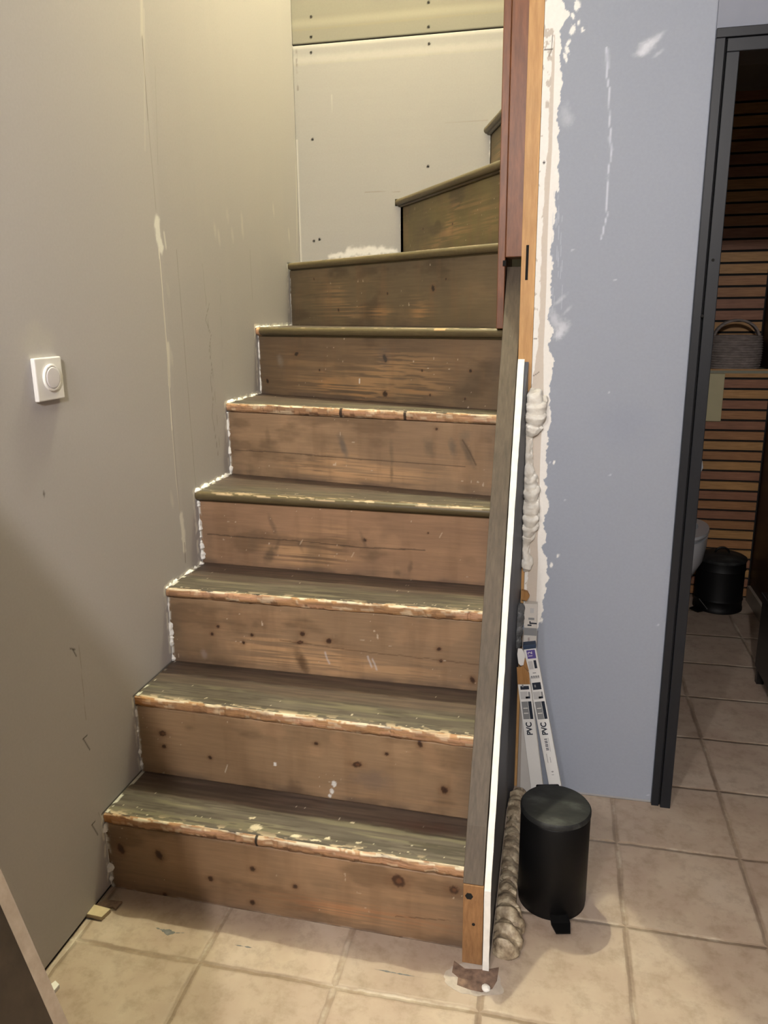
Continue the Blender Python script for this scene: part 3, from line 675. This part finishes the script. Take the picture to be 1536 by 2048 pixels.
    if WORN[i]:
        c = Canvas(SS, KK*.004, (186, 144, 106) if i in (0, 4) else (182, 140, 98)); c.mul(.72+.5*fbm(SS*6, KK*1.3, 520+i, 4))
        c.mix(.6*smooth(.55, .7, fbm(SS*7, KK*.8, 530+i)), (206, 160, 130)); c.mix(.8*smooth(.62, .66, fbm(SS*22, KK*.7, 540+i))*(KK > 4), (110, 76, 50))
        c.mix((KK < 3)*smooth(.42, .5, fbm(SS*38, KK, 550+i)), (226, 214, 190)); c.mix(.7*smooth(.60, .66, fbm(SS*30, KK*.6, 555+i)), (222, 200, 168)); c.mix(.55*smooth(.58, .66, fbm(SS*12, KK*.9, 557+i)), (128, 96, 70)); c.mix(.75*(KK == 6)*smooth(.45, .55, fbm(SS*9, KK, 560+i)), (70, 48, 32))
        if i == 4:
            for a in (.458, .687): c.mix((abs(SS/L-a) < .0045)*.95, (50, 36, 26))
        if i == 0: c.mix((abs(SS/L-.452) < .004)*.95, (34, 30, 26))
        if i in (0, 1): c.mix((1-smooth(0, .10, SS))*.6, (196, 134, 66))
    else:
        c = Canvas(SS, KK*.004, (96, 84, 58)); c.mul(.75+.4*fbm(SS*12, KK, 520+i))
        if i in (3, 5, 6): c.mix((KK < (5 if i == 3 else 3))*smooth(.50, .60, fbm(SS*34, KK*.5, 530+i))*(smooth(0, .1, SS))*.85, (190, 166, 136))
        if i == 5: c.mix((abs(SS/L-.78) < .02)*(KK < 5)*.8, (206, 160, 112)); c.mix((SS < .016)*.9, (200, 156, 120))
        c.mix((KK >= 11)*.6, (60, 50, 34))
    grid_obj('nosing', A, c.c, M_rawnose if WORN[i] else patterned('painted nosing %d' % i, vec=(2, 14, 14), scale=10, lo=.8, hi=1., rough=.45, bmp=.15), tr, smooth_=not WORN[i])

# stringer: closed board on the right, cut off square at the top
SL = [(-.558, .2), (-.50, .30), (-.30, .58), (-.10, .90), (.10, 1.205), (.235, 1.405), (.283, 1.478)]
M_string = wood('grey brown stringer wood', (76, 66, 56), (102, 90, 76), (30, 6, 4), 5, .6, .3, ((214, 206, 186), .80))
poly = SL+[(.40, 1.478), (.40, 1.20), (.20, .86), (-.10, .40), (-.42, .0), (-.50, .0), (-.50, .2)]
st = MB().prism(poly, 0, .8705, .9135).build('stringer', M_string, stair, bevel=.0012)
M_foot = wood('raw brown foot block', (134, 98, 64), (168, 126, 84), (26, 6, 5), 6, .6, .3)
fo = MB().box((.8715, -.560, .001), (.9145, -.5015, .199)).build('stringer_foot', M_foot, stair, bevel=.001)
MB().lathe([(.0085, 0), (.0085, .002)], (0, 0, 0), 6).build('mortise', M_dark, fo).matrix_local = Matrix.Translation((.884, -.5588, .172)) @ Matrix.Rotation(math.pi/2, 4, 'X')
MB().lathe([(.0035, 0), (.0035, .002)], (0, 0, 0), 10).build('nail_hole', M_dark, fo).matrix_local = Matrix.Translation((.8945, -.5588, .103)) @ Matrix.Rotation(math.pi/2, 4, 'X')
M_red = wood('reddish brown post wood', (96, 58, 35), (134, 84, 52), (22, 22, 3), 5, .45, .2)
po = MB().box((.848, .236, ZT[5]), (.868, .33, 2.95)).box((.8685, .232, 1.50), (.9145, .33, 2.95)).build('newel_post', M_red, stair, bevel=.002)
MB().box((.862, .2305, 1.478), (.8705, .2315, 1.492)).build('notch', M_dark, po)

# cut plasterboard that closed the side of the stairs
pbp = empty('plasterboard_sheet', (.93, -.3, 0), 'cut plasterboard sheet with slanting white edge fixed to the stair side', 'plasterboard')
edgep = [(-.572, .0), (-.572, .2), (-.505, .31), (-.30, .60), (-.10, .925), (.105, 1.243)]
M_edge = plain('broken white gypsum edge', (240, 238, 232), .85, var=.06, scale=60, bmp=.4)
fine = []
for a, b in zip(edgep[:-1], edgep[1:]):
    n = max(2, int(math.hypot(b[0]-a[0], b[1]-a[1])/.008))
    for k in range(n): fine.append(lerp2(a, b, k/n))
fine.append(edgep[-1]); v = []; f = []
for k, (y, z) in enumerate(fine):
    tw_ = z/.93
    j1 = .0016*(float(fbm(np.array([k*.11]), np.array([.3]), 601)[0])-.5); j2 = .0022*(float(fbm(np.array([k*.17]), np.array([.9]), 602)[0])-.5)+.0035*max(0, (z-.75)/.5); j3 = .004*(float(fbm(np.array([k*.13]), np.array([.5]), 603)[0])-.5)
    v += [(.9165+j1, y+j3, z), (.930+j2, y+j3, z), (.9300+j2*.3, y+.010, z-.006), (.9165, y+.010, z-.006)]
for k in range(len(fine)-1):
    for q in range(4): f.append((4*k+q, 4*k+(q+1) % 4, 4*k+4+(q+1) % 4, 4*k+4+q))
f += [(0, 1, 2, 3), tuple(4*(len(fine)-1)+q for q in (3, 2, 1, 0))]
MB().add(v, f).build('gypsum_edge', M_edge, pbp)
face = [(y+.006, max(0.001, z-.004)) for y, z in edgep[:-1]]+[(.02, 1.098), (.105, 1.236), (.108, .001)]
fx_ = lambda y: .9296+max(0, (y-.0)/.108)*.0145
fa = [(y, z) for y, z in face if y < 0]+[(0, 1.0685), (0, .001)]; fb_ = [(0, .001), (0, 1.0685)]+[(y, z) for y, z in face if y > 0]
mbf = MB()
for fc in (fa, fb_):
    vv = [(.9172, y, z) for y, z in fc]+[(fx_(y), y, z) for y, z in fc]; nf = len(fc)
    mbf.add(vv, [tuple(range(nf)), tuple(range(2*nf-1, nf-1, -1))]+[(i, i+nf, (i+1) % nf+nf, (i+1) % nf) for i in range(nf)])
mbf.build('painted_face', M_blueshade, pbp)

# studs at the end of the blue wall
M_orange = wood('pale orange stud wood', (186, 140, 88), (212, 168, 112), (26, 26, 3), 5, .55, .15)
sd = MB().box((.916, .118, 0), (.951, .1995, 2.499)).build('wall_stud', M_orange, bevel=.001)
tag(sd, 'pale orange timber stud exposed at the torn end of blue wall', 'stud')
pa, pb_ = hit(1057, 490, 1, .117), hit(1056, 560, 1, .117)
MB().tube([(pa[0]-.002, .1205, pa[2]), (pb_[0]-.004, .1205, pb_[2])], .0043, 12).build('mortise_slot', M_dark, sd)  # dark rod set flush, standing in for the shaded recess

# ------------------------------------------------------------------ expanding foam
def foam(name, path, rad, mat, seed, amp=.35, wr=70., n=40, parent=None, label=None, flat=1.0, clamp=None, breaks=0):
    path = [np.array(p, float) for p in path]; d = [0]
    for a, b in zip(path[:-1], path[1:]): d.append(d[-1]+np.linalg.norm(b-a))
    m = int(d[-1]/.0025); t = np.linspace(0, d[-1], m)
    C_ = np.stack([np.interp(t, d, [p[k] for p in path]) for k in range(3)], 1); R_ = np.interp(t, d, rad)
    T_ = np.gradient(C_, axis=0); T_ /= np.linalg.norm(T_, axis=1)[:, None]
    a = np.cross(T_, [1., 0, .2]); a /= np.linalg.norm(a, axis=1)[:, None]; b = np.cross(T_, a)
    th = np.linspace(0, 2*math.pi, n+1)[:-1]; TH, TT = np.meshgrid(th, t)
    # lobes that hang over each other: saw-like ridges running round the bead
    ph = TT*wr+1.6*np.sin(TH+seed)+4*(fbm(TT*12+9, np.cos(TH)*1.5+3, seed)-.5)
    rid = 1-abs((ph/(2*math.pi)) % 1-.25)*1.3
    rr = R_[:, None]*(1-.22+amp*(fbm(TT*40+50, np.cos(TH)*1.4+5, seed+3)-.45)*1.6+.34*rid+.12*(fbm(TT*120+90, np.sin(TH)*4+5, seed+5)-.5))
    if breaks: rr = rr*(.12+1.5*smooth(.38, .62, fbm(t*breaks+seed, t*0+seed, seed+7, 3)))[:, None]
    end = np.minimum(1, np.minimum(t-t[0]+.004, t[-1]-t+.004)/.018)**.5; rr = rr*end[:, None]
    P_ = C_[:, None, :]+rr[..., None]*(np.cos(TH)[..., None]*a[:, None, :]*flat+np.sin(TH)[..., None]*b[:, None, :])
    mb = MB(); V_ = P_.reshape(-1, 3); f = []
    for i in range(m-1):
        for k in range(n): f.append((i*n+k, i*n+(k+1) % n, (i+1)*n+(k+1) % n, (i+1)*n+k))
    f.append(tuple(range(n))); f.append(tuple((m-1)*n+k for k in range(n)))
    V_[:, 2] = np.maximum(V_[:, 2], .0008)
    if clamp: V_ = clamp(V_)
    o = mb.add(V_, f).build(name, mat, parent, True)
    if label: tag(o, label, 'foam')
    return o
def foam_mat(name, c1, c2, c3):
    M, nt, b = newmat(name); nz = noise(nt, 45, detail=6, rough=.6)
    r = ramp(nt, nz.outputs['Fac'], [(.32, lin(c1)), (.5, lin(c2)), (.65, lin(c3))]); nt.links.new(r.outputs[0], b.inputs['Base Color'])
    b.inputs['Roughness'].default_value = .55; bump(nt, nz.outputs['Fac'], b, .5, .004); return M
M_foamd = foam_mat('dirty expanding foam', (108, 92, 74), (158, 142, 118), (192, 178, 152))
M_foaml = foam_mat('clean expanding foam', (216, 210, 198), (230, 226, 216), (238, 236, 228))
foam('foam_bead', [(.958, -.535, .012), (.962, -.46, .014), (.958, -.38, .014), (.955, -.28, .014), (.955, -.15, .015), (.957, -.04, .018), (.962, .06, .02)],
     [.028, .033, .030, .024, .022, .024, .026], M_foamd, 3, .45, 150., label='dirty lumpy bead of foam along the floor at the stair side',
     clamp=lambda V: np.stack([np.minimum(np.maximum(V[:, 0], .9335+np.maximum(0, V[:, 1]/.108)*.013), np.where((V[:, 1] > -.41) & (V[:, 1] < -.23), .9765, 2.)), np.minimum(V[:, 1], .112), V[:, 2]], 1))
FM = [(776, 1058, 1066), (786, 1051, 1082), (800, 1050, 1089), (822, 1050, 1089), (845, 1048, 1085), (860, 1048, 1075), (872, 1048, 1062), (900, 1047, 1063), (930, 1046, 1064), (955, 1045, 1072), (980, 1045, 1076),
      (1005, 1046, 1077), (1030, 1045, 1076), (1052, 1044, 1072), (1072, 1043, 1066), (1090, 1043, 1057), (1104, 1043, 1056), (1118, 1043, 1063), (1134, 1042, 1062), (1143, 1043, 1052)]
p = [hit((a+b)/2, y, 1, .104) for y, a, b in FM]; rr_ = [(b-a)/2/755*1.10 for y, a, b in FM]
p = [(q[0]+.001, .112-min(r, .012)*.6, q[2]) for q, r in zip(p, rr_)]
foam('foam_bead', p, rr_, M_foaml, 11, .5, 190., flat=1., clamp=lambda V: np.stack([np.maximum(V[:, 0], .9306+np.maximum(0, V[:, 1]/.108)*.0145), V[:, 1], V[:, 2]], 1),
     label='cream foam squeezed from gap between wall stud and torn white edge')

for i in range(7):                                  # ragged filler in the joint between steps and left wall
    yf, zt = LNY[i], ZT[i]; zb = .004 if i == 0 else ZT[i-1]+.002; yr = yf+HOV[i]-.002; yb = (LNY[i+1]+HOV[i+1]) if i < 6 else 1.13
    r0 = (.0045, .0028, .0042, .0046, .0034, .0020, .0026)[i]
    o = foam('filler_bead', [(.0016, yr, zb), (.0016, yr, (zb+zt)/2-.01), (.0016, yr, zt-.028)], [r0*1.3, r0, r0], M_white, 60+i, .9, 330., n=12, parent=stair, breaks=55, clamp=lambda V: np.stack([np.maximum(V[:, 0], .0004), V[:, 1], V[:, 2]], 1))
    if i in (2, 3, 4, 5):
        foam('filler_bead', [(.0014, yf+.002, zt), (.0014, (yf+yb)/2, zt+.0005), (.0014, yb, zt+.0005)], [r0*1.4, r0*.9, r0*1.1], M_white, 80+i, .9, 330., n=12, parent=stair, breaks=55, clamp=lambda V: np.stack([np.maximum(V[:, 0], .0003), V[:, 1], V[:, 2]], 1))

# ------------------------------------------------------------------ wall switch
sw = empty('light_switch', (0, -.532, 1.24), 'white square wall switch with raised round knob on the left wall', 'switch')
M_pl = plain('white switch plastic', (240, 238, 234), .3, var=.01)
yc, zc = -.5315, 1.2395
MB().box((0.0005, yc-.0435, zc-.043), (.0105, yc+.0435, zc+.043)).build('plate', M_pl, sw, bevel=.0025)
def disc(name, prof, mat, y=yc+.004, z=zc+.002):
    o = MB().lathe(prof, (0, 0, 0), 64).build(name, mat, sw, True); o.matrix_parent_inverse = Matrix.Identity(4)
    o.matrix_local = Matrix.Translation((.0105, y+.532, z-1.24)) @ Matrix.Rotation(math.pi/2, 4, 'Y'); return o
disc('ring', [(.0275, 0), (.0275, .0025), (.0262, .0042), (.0235, .0045), (.0225, .003)], M_pl)
disc('knob', [(.0215, .001), (.0215, .0042), (.020, .0056), (.012, .006), (.002, .006)], plain('pale grey switch knob', (222, 218, 220), .35, var=.01))

# ------------------------------------------------------------------ near pedal bin
bc = (1.057, -.322, 0.); R = .0795
b1 = empty('pedal_bin', bc, 'matt black cylindrical pedal bin with dusty flat lid before the blue wall', 'bin')
MB().lathe([(R-.004, 0), (R-.001, .002), (R-.001, .012), (R, .014), (R, .236), (R-.002, .239)], bc, 96).build('body', M_bin, b1, True)
MB().lathe([(R-.001, .240), (R+.0012, .242), (R+.0012, .249), (R-.002, .2535), (R-.02, .2565), (.01, .258)], bc, 96).build('lid', M_lid, b1, True)
a = math.radians(13)     # the pedal faces the camera
Mp = Matrix.Rotation(a, 4, 'Z')
pd = MB().add([(-.020, -.072, .018), (.020, -.072, .018), (.022, -.098, .010), (-.022, -.098, .010), (-.020, -.072, .021), (.020, -.072, .021), (.022, -.098, .0135), (-.022, -.098, .0135),
               (-.016, -.124, .008), (.016, -.124, .008), (-.016, -.124, .0115), (.016, -.124, .0115)],
              [(0,1,2,3),(4,7,6,5),(0,4,5,1),(0,3,7,4),(1,5,6,2),(3,2,9,8),(7,10,11,6),(3,8,10,7),(2,6,11,9),(8,9,11,10)]).build('pedal', M_bin, b1)
pd.matrix_parent_inverse = Matrix.Identity(4); pd.matrix_local = Mp
hg = MB().box((-.028, .072, .222), (.028, .092, .247)).build('hinge', M_bin, b1, bevel=.003); hg.matrix_parent_inverse = Matrix.Identity(4); hg.matrix_local = Mp

# ------------------------------------------------------------------ slim cartons in the corner
M_card = plain('white printed carton', (228, 228, 226), .5, var=.02, scale=12)
M_navy = plain('navy carton end', (44, 62, 88), .5, var=.05)
M_ink = plain('dark blue ink', (26, 36, 52), .6, var=.02)
M_grey = plain('grey print', (134, 136, 138), .6, var=.05)
M_lgrey = plain('pale grey print', (190, 190, 190), .6, var=.05)
M_kraft = wood('kraft cardboard', (150, 108, 62), (176, 132, 82), (30, 3, 3), 6, .8, .1)
M_purple = plain('violet print', (88, 76, 150), .5, var=.03)
def zrow(base, top, row):
    """height along a carton seen at a photo row"""
    lo, hi = 0., 1.6
    for _ in range(40):
        m_ = (lo+hi)/2; P = np.array(base)+(np.array(top)-np.array(base))*m_; d = P-CAM; r = 1024-FOC*(d@UU)/(d@FF)
        if r > row: lo = m_
        else: hi = m_
    return lo*float(np.linalg.norm(np.array(top)-np.array(base)))
def text(body, size, mat, loc, parent, name='lettering', sx=1., bold=0.):
    cu = bpy.data.curves.new(name, 'FONT'); cu.body = body; cu.size = size; cu.extrude = .0001; cu.offset = bold; cu.align_x = 'CENTER'; cu.align_y = 'CENTER'
    o = bpy.data.objects.new(name, cu); SC.collection.objects.link(o)
    me = bpy.data.meshes.new_from_object(o.evaluated_get(bpy.context.evaluated_depsgraph_get())); bpy.data.objects.remove(o)
    me.materials.append(mat); q = bpy.data.objects.new(name, me); SC.collection.objects.link(q); q.parent = parent
    # local frame of a carton: x = across, z = along, front at -y; text reads upwards
    q.matrix_local = Matrix.Translation(loc) @ Matrix.Rotation(math.pi/2, 4, 'X') @ Matrix.Rotation(math.pi/2, 4, 'Z') @ Matrix.Diagonal((sx, 1, 1, 1)); return q
def rect(name, mat, parent, x0, x1, z0, z1, y=-.0004):
    o = MB().box((x0, y-.0003, z0), (x1, y+.0003, z1)).build(name, mat); SC.collection.objects.unlink(o); SC.collection.objects.link(o)
    o.parent = parent; return o
def carton(base, top, wd, dp, label, group=None, facing=0.):
    e = empty('carton', base, label, 'box', group)
    b_, t_ = Vector(base), Vector(top); zz = (t_-b_).normalized(); yy = Vector((math.sin(facing), math.cos(facing), 0)); yy = (yy-zz*yy.dot(zz)).normalized(); xx = yy.cross(zz)
    M = Matrix((xx, yy, zz)).transposed().to_4x4(); M.translation = b_; e.matrix_world = M; H = (t_-b_).length
    def add(o): o.parent = e; o.matrix_parent_inverse = Matrix.Identity(4); return o
    return e, H, add
w2, d2 = .0335, .026
def pvc(base, top, label, full):
    e, H, add = carton(base, top, w2, d2, label)
    add(MB().box((-w2/2, 0, .02), (w2/2, d2, H-(.0 if not full else .012))).build('sleeve', M_card, bevel=.0008))
    add(MB().box((-w2/2-.0004, -.0004, 0), (w2/2+.0004, d2+.0004, .0195)).build('end_cap', M_navy, bevel=.0008))
    rect('print', M_white, e, -.004, .004, .004, .008)
    text('PVC', .0215, M_ink, (0, -.0008, zrow(base, top, 1457)), e, sx=1.0, bold=.0006)
    z_ = lambda r: zrow(base, top, r)
    rect('print', M_grey, e, -.013, .004, z_(1438), z_(1403)); rect('print', M_ink, e, .005, .0135, z_(1438), z_(1403))
    for a_, b_ in ((1408, 1416), (1420, 1426)): rect('print', M_white, e, -.010, .002, z_(b_)-.001, z_(b_)+.001, -.0008)
    rect('print', M_lgrey, e, -.013, .006, z_(1398), z_(1383)); rect('print', M_ink, e, .0, .012, z_(1397), z_(1393)); rect('print', M_grey, e, .008, .013, z_(1393), z_(1384))
    rect('print', M_ink, e, -.011, .012, z_(1379), z_(1365 if full else 1372))
    rect('print', M_grey, e, -.006, -.002, z_(1374), z_(1369), -.0008)
    if full:
        rect('print', M_lgrey, e, -.012, .012, z_(1357), z_(1352))
        for k in range(4): rect('print', M_grey, e, -.010+k*.006, -.0065+k*.006, z_(1355), z_(1351), -.0008)
        rect('print', M_grey, e, -.004, .005, z_(1346.5), z_(1345))
        rect('print', M_lgrey, e, -.011, .001, z_(1338), z_(1322)); rect('print', M_ink, e, .004, .011, z_(1337), z_(1321))
        rect('print', M_purple, e, -.010, .013, z_(1317), z_(1300))
        text('12', .017, M_white, (-.001, -.0010, (z_(1317)+z_(1300))/2), e)
        add(MB().box((-w2/2-.0003, -.0003, H-.0118), (w2/2+.0003, d2, H)).build('end_cap', M_navy, bevel=.0008))
        for r in (1479, 1483, 1486, 1490, 1493, 1497, 1500): rect('print', M_ink, e, -.006, .002, z_(r), z_(r)+.0022)
        rect('print', M_lgrey, e, .004, .006, z_(1503), z_(1476)); rect('print', M_grey, e, -.008, -.0068, z_(1525), z_(1507)); rect('print', M_grey, e, .0, .0012, z_(1525), z_(1514))
        text('1  6', .009, M_ink, (0, -.0008, z_(1546)), e)
    return e
def at(x, y, Y): return hit(x, y, 1, Y)
# the bottoms are hidden by the bin; follow the visible run down to the floor
def foot(p1, p2, Y):
    a, b = at(*p1, Y), at(*p2, Y); t = (b[2]-.0)/(b[2]-a[2]); return tuple(b+(a-b)*t), tuple(b)
B, T = foot((1108, 1560), (1058, 1290), .045); pvc(B, T, 'long slim white carton reading PVC with violet square, right of its twin', True)
B, T = foot((1072, 1560), (1052, 1400), .008)
T2 = tuple(np.array(B)+(np.array(T)-np.array(B))*zrow(B, T, 1364)/float(np.linalg.norm(np.array(T)-np.array(B)))); box1 = pvc(B, T2, 'slim white carton reading PVC with torn cardboard top, beside the stair side', False)
z1_ = lambda r: zrow(B, T, r)
def scrap(name, pts_, y0, y1, mat):
    o = MB().prism([(x, z1_(r)) for x, r in pts_], 1, y0, y1).build(name, mat); o.parent = box1; return o
scrap('torn_flap', [(-.0165, 1366), (.0165, 1367), (.0175, 1345), (.004, 1330), (-.006, 1333), (-.013, 1332)], -.006, -.0035, M_kraft)
scrap('torn_flap', [(.003, 1334), (.017, 1345), (.012, 1318), (.0, 1326)], .004, .006, M_kraft)
scrap('white_liner', [(-.008, 1326), (-.003, 1331), (.005, 1330), (.010, 1318), (.013, 1310), (.006, 1298), (-.004, 1297), (-.008, 1308)], -.001, .002, M_card)
# third carton stands behind
B3, T3 = foot((1060, 1285), (1062, 1208), .084)
e, H, add = carton(B3, T3, .034, .022, 'grey white barcode carton standing behind the two PVC cartons')
add(MB().box((-.0175, 0, 0), (.0175, .022, H)).build('sleeve', plain('grey white carton', (206, 202, 196), .5, var=.03), bevel=.0008))
for x0, x1, z0, z1, m_ in ((-.017, .017, H-.092, H-.070, M_grey), (-.002, .008, H-.026, H-.012, M_lgrey), (-.006, .010, H-.046, H-.040, M_grey), (-.003, .017, H-.058, H-.054, M_ink), (-.003, .000, H-.058, H-.050, M_ink), (-.008, .003, H-.064, H-.060, M_ink)): rect('print', m_, e, x0, x1, z0, z1)
text('1 mm', .010, plain('red brown ink', (84, 34, 40), .6), (-.004, -.0008, H-.110), e)
# crumpled film and a brown cardboard scrap
def film():
    M, nt, b = newmat('crumpled clear film'); b.inputs['Base Color'].default_value = (.25, .26, .27, 1); b.inputs['Roughness'].default_value = .12
    b.inputs['Transmission Weight'].default_value = .55; b.inputs['IOR'].default_value = 1.3
    nz = noise(nt, 60, detail=4); bump(nt, nz.outputs['Fac'], b, .9, .006); return M
pts = [at(*q, .07) for q in ((1042, 1206), (1038, 1232), (1034, 1258), (1030, 1285), (1034, 1300))]
foam('plastic_film', pts, [.010, .012, .013, .014, .012], film(), 21, .8, 160., n=28, clamp=lambda V: np.stack([np.maximum(V[:, 0], .9306+np.maximum(0, V[:, 1]/.108)*.0145), V[:, 1], V[:, 2]], 1)); tag(bpy.data.objects['plastic_film'], 'dark crumpled clear plastic film stuffed beside the barcode carton', 'plastic film')
p = at(1050, 1192, .095)
sc_ = MB().prism([(p[0]-.010, p[2]+.014), (p[0]+.006, p[2]+.010), (p[0]+.012, p[2]-.002), (p[0]+.004, p[2]-.016), (p[0]-.009, p[2]-.012)], 1, .0975, .1125).build('cardboard_scrap', M_kraft)
tag(sc_, 'small brown cardboard scrap above the barcode carton', 'cardboard')

# ------------------------------------------------------------------ leaning panel at lower left
lp = empty('leaning_panel', (.72, -1.9, 0), 'dark brown panel with pale sawn border leaning at left, unseen top added to shade the wall', 'wood panel')
LPX = lambda z, h=0.: (.72-.3*z+h*.958, h*.287)          # lean of the panel, h = height off its face
def sheet(name, outline, h0, h1, mat):
    n = len(outline); v = []
    for h in (h0, h1):
        for y, z in outline: v.append((.72-.3*z+h*.958, y, z+h*.287))
    return MB().add(v, [tuple(range(n)), tuple(range(2*n-1, n-1, -1))]+[(i, i+n, (i+1) % n+n, (i+1) % n) for i in range(n)]).build(name, mat, lp)
def inset(d):                                             # far upright edge; cut corner and unseen top shaped to shade the wall
    return [(-1.363-d, .003), (-1.363-d, 1.06), (-1.368-d, 1.14), (-1.453-d, 1.408), (-1.86-d, 2.30)]
def band(d0, d1): return inset(d0)+inset(d1)[::-1]
sheet('pale_border', band(0, .0165), -.018, 0, wood('pale sawn border wood', (150, 132, 112), (176, 158, 138), (8, 8, 8), 6, .7, .2))
sheet('dark_rail', band(.0170, .068), -.018, 0, wood('dark brown rail wood', (56, 46, 34), (72, 60, 46), (8, 8, 8), 5, .5, .2))
sheet('centre_panel', inset(.0685)+[(-2.6, 2.30), (-2.6, .003)], -.018, -.003, wood('ochre panel wood', (104, 80, 34), (126, 98, 46), (8, 8, 8), 5, .5, .2))

# ------------------------------------------------------------------ rubble
M_scuff = plain('grey floor scuff', (112, 112, 112), .8, var=.3, scale=60)
for k, pl_ in enumerate((((748, 1938), (800, 1948), (880, 1962)), ((700, 1832), (700.1, 1833)), ((160, 1838), (215, 1838)), ((310, 1855), (340, 1866), (372, 1866)), ((470, 1890), (505, 1896)))):
    cs = [hit(x, y, 2, 0) for x, y in pl_]; n_ = 40; v = []
    if k == 1: continue
    ts = np.linspace(0, len(cs)-1, n_); cx_ = np.interp(ts, range(len(cs)), [c_[0] for c_ in cs]); cy_ = np.interp(ts, range(len(cs)), [c_[1] for c_ in cs])
    wdt = (.0035 if k != 3 else .008)*(np.clip(fbm(ts*6+3, ts*0+k, 700+k)-.3, .02, 1)*2)*np.sin(np.linspace(0.05, math.pi-.05, n_))
    v = [(cx_[i], cy_[i]-wdt[i], .0004) for i in range(n_)]+[(cx_[i], cy_[i]+wdt[i], .0004) for i in range(n_)]
    MB().add(v, [(i, i+1, n_+i+1, n_+i) for i in range(n_-1)]).build('scuff', M_scuff, FLOOR)
M_rub = plain('broken mortar rubble', (120, 98, 84), .95, var=.4, scale=70, bmp=.9)
pit = [hit(x, y, 2, 0)[:2] for x, y in ((908, 1922), (930, 1938), (972, 1940), (998, 1935), (994, 1962), (985, 1978), (964, 1985), (940, 1980), (914, 1970), (916, 1955), (904, 1945))]
cx0, cy0 = np.mean([a for a, b in pit]), np.mean([b for a, b in pit]); smear = []
for k in range(48):
    t_ = 2*math.pi*k/48; rr = .057+.022*(float(fbm(np.array([2*math.cos(t_)+5]), np.array([2*math.sin(t_)+5]), 901, 5)[0])-.5)
    smear.append((cx0+1.12*rr*math.cos(t_), cy0-.006+rr*.72*math.sin(t_)))
MB().prism(smear, 2, -.002, .0005).build('mortar_smear', plain('pale mortar smear', (176, 166, 156), .85, var=.14, scale=60, bmp=.3), FLOOR)
fm = MB().prism([(a, b) for a, b in pit], 2, -.002, .0012).build('broken_patch', M_rub)
fm['kind'] = 'structure'; fm.name = 'trim_2'
def lump(name, c, r, mat, label, seed, cat='debris', sq=.6):
    m = 20; v = []; fs = []
    for i in range(m):
        for k in range(m*2):
            ph = math.pi*i/(m-1); th = math.pi*k/m; d = (math.sin(ph)*math.cos(th), math.sin(ph)*math.sin(th), math.cos(ph))
            rr = r*(.75+.5*float(fbm(np.array([d[0]*1.6+d[2]+9.]), np.array([d[1]*1.6+5.]), seed)[0]))
            v.append((c[0]+d[0]*rr, c[1]+d[1]*rr, max(.001, c[2]+d[2]*rr*sq)))
    for i in range(m-1):
        for k in range(m*2): fs.append((i*m*2+k, i*m*2+(k+1) % (m*2), (i+1)*m*2+(k+1) % (m*2), (i+1)*m*2+k))
    return tag(MB().add(v, fs).build(name, mat, None, True), label, cat)
h_ = hit(972, 1978, 2, 0); lump('plaster_chip', (h_[0], h_[1], .003), .009, M_white, 'white plaster chip lying in the broken floor patch', 5)
q = [hit(x, y, 2, 0)[:2] for x, y in ((168, 1834), (185, 1815), (222, 1825), (204, 1842))]
tag(MB().prism([(a, b) for a, b in q], 2, .0005, .011).build('tile_fragment', plain('yellow tile fragment', (190, 174, 140), .6), bevel=.001), 'small beige tile fragment at the foot of the left wall', 'tile fragment')
q = [hit(x, y, 2, 0)[:2] for x, y in ((90, 1985), (112, 1968), (120, 1976), (104, 1995))]
tag(MB().prism([(a, b) for a, b in q], 2, .0005, .010).build('plaster_fragment', M_white, bevel=.001), 'white plaster fragment on the floor beside the leaning panel', 'plaster fragment')
q = [hit(x, y, 2, 0)[:2] for x, y in ((192, 1812), (212, 1803), (245, 1806), (232, 1822), (226, 1817), (205, 1822))]
tag(MB().prism([(a, b) for a, b in q], 2, .0005, .006).build('mortar_fragment', M_rub, bevel=.001), 'dark crumbled mortar in the corner under the first riser', 'mortar fragment')
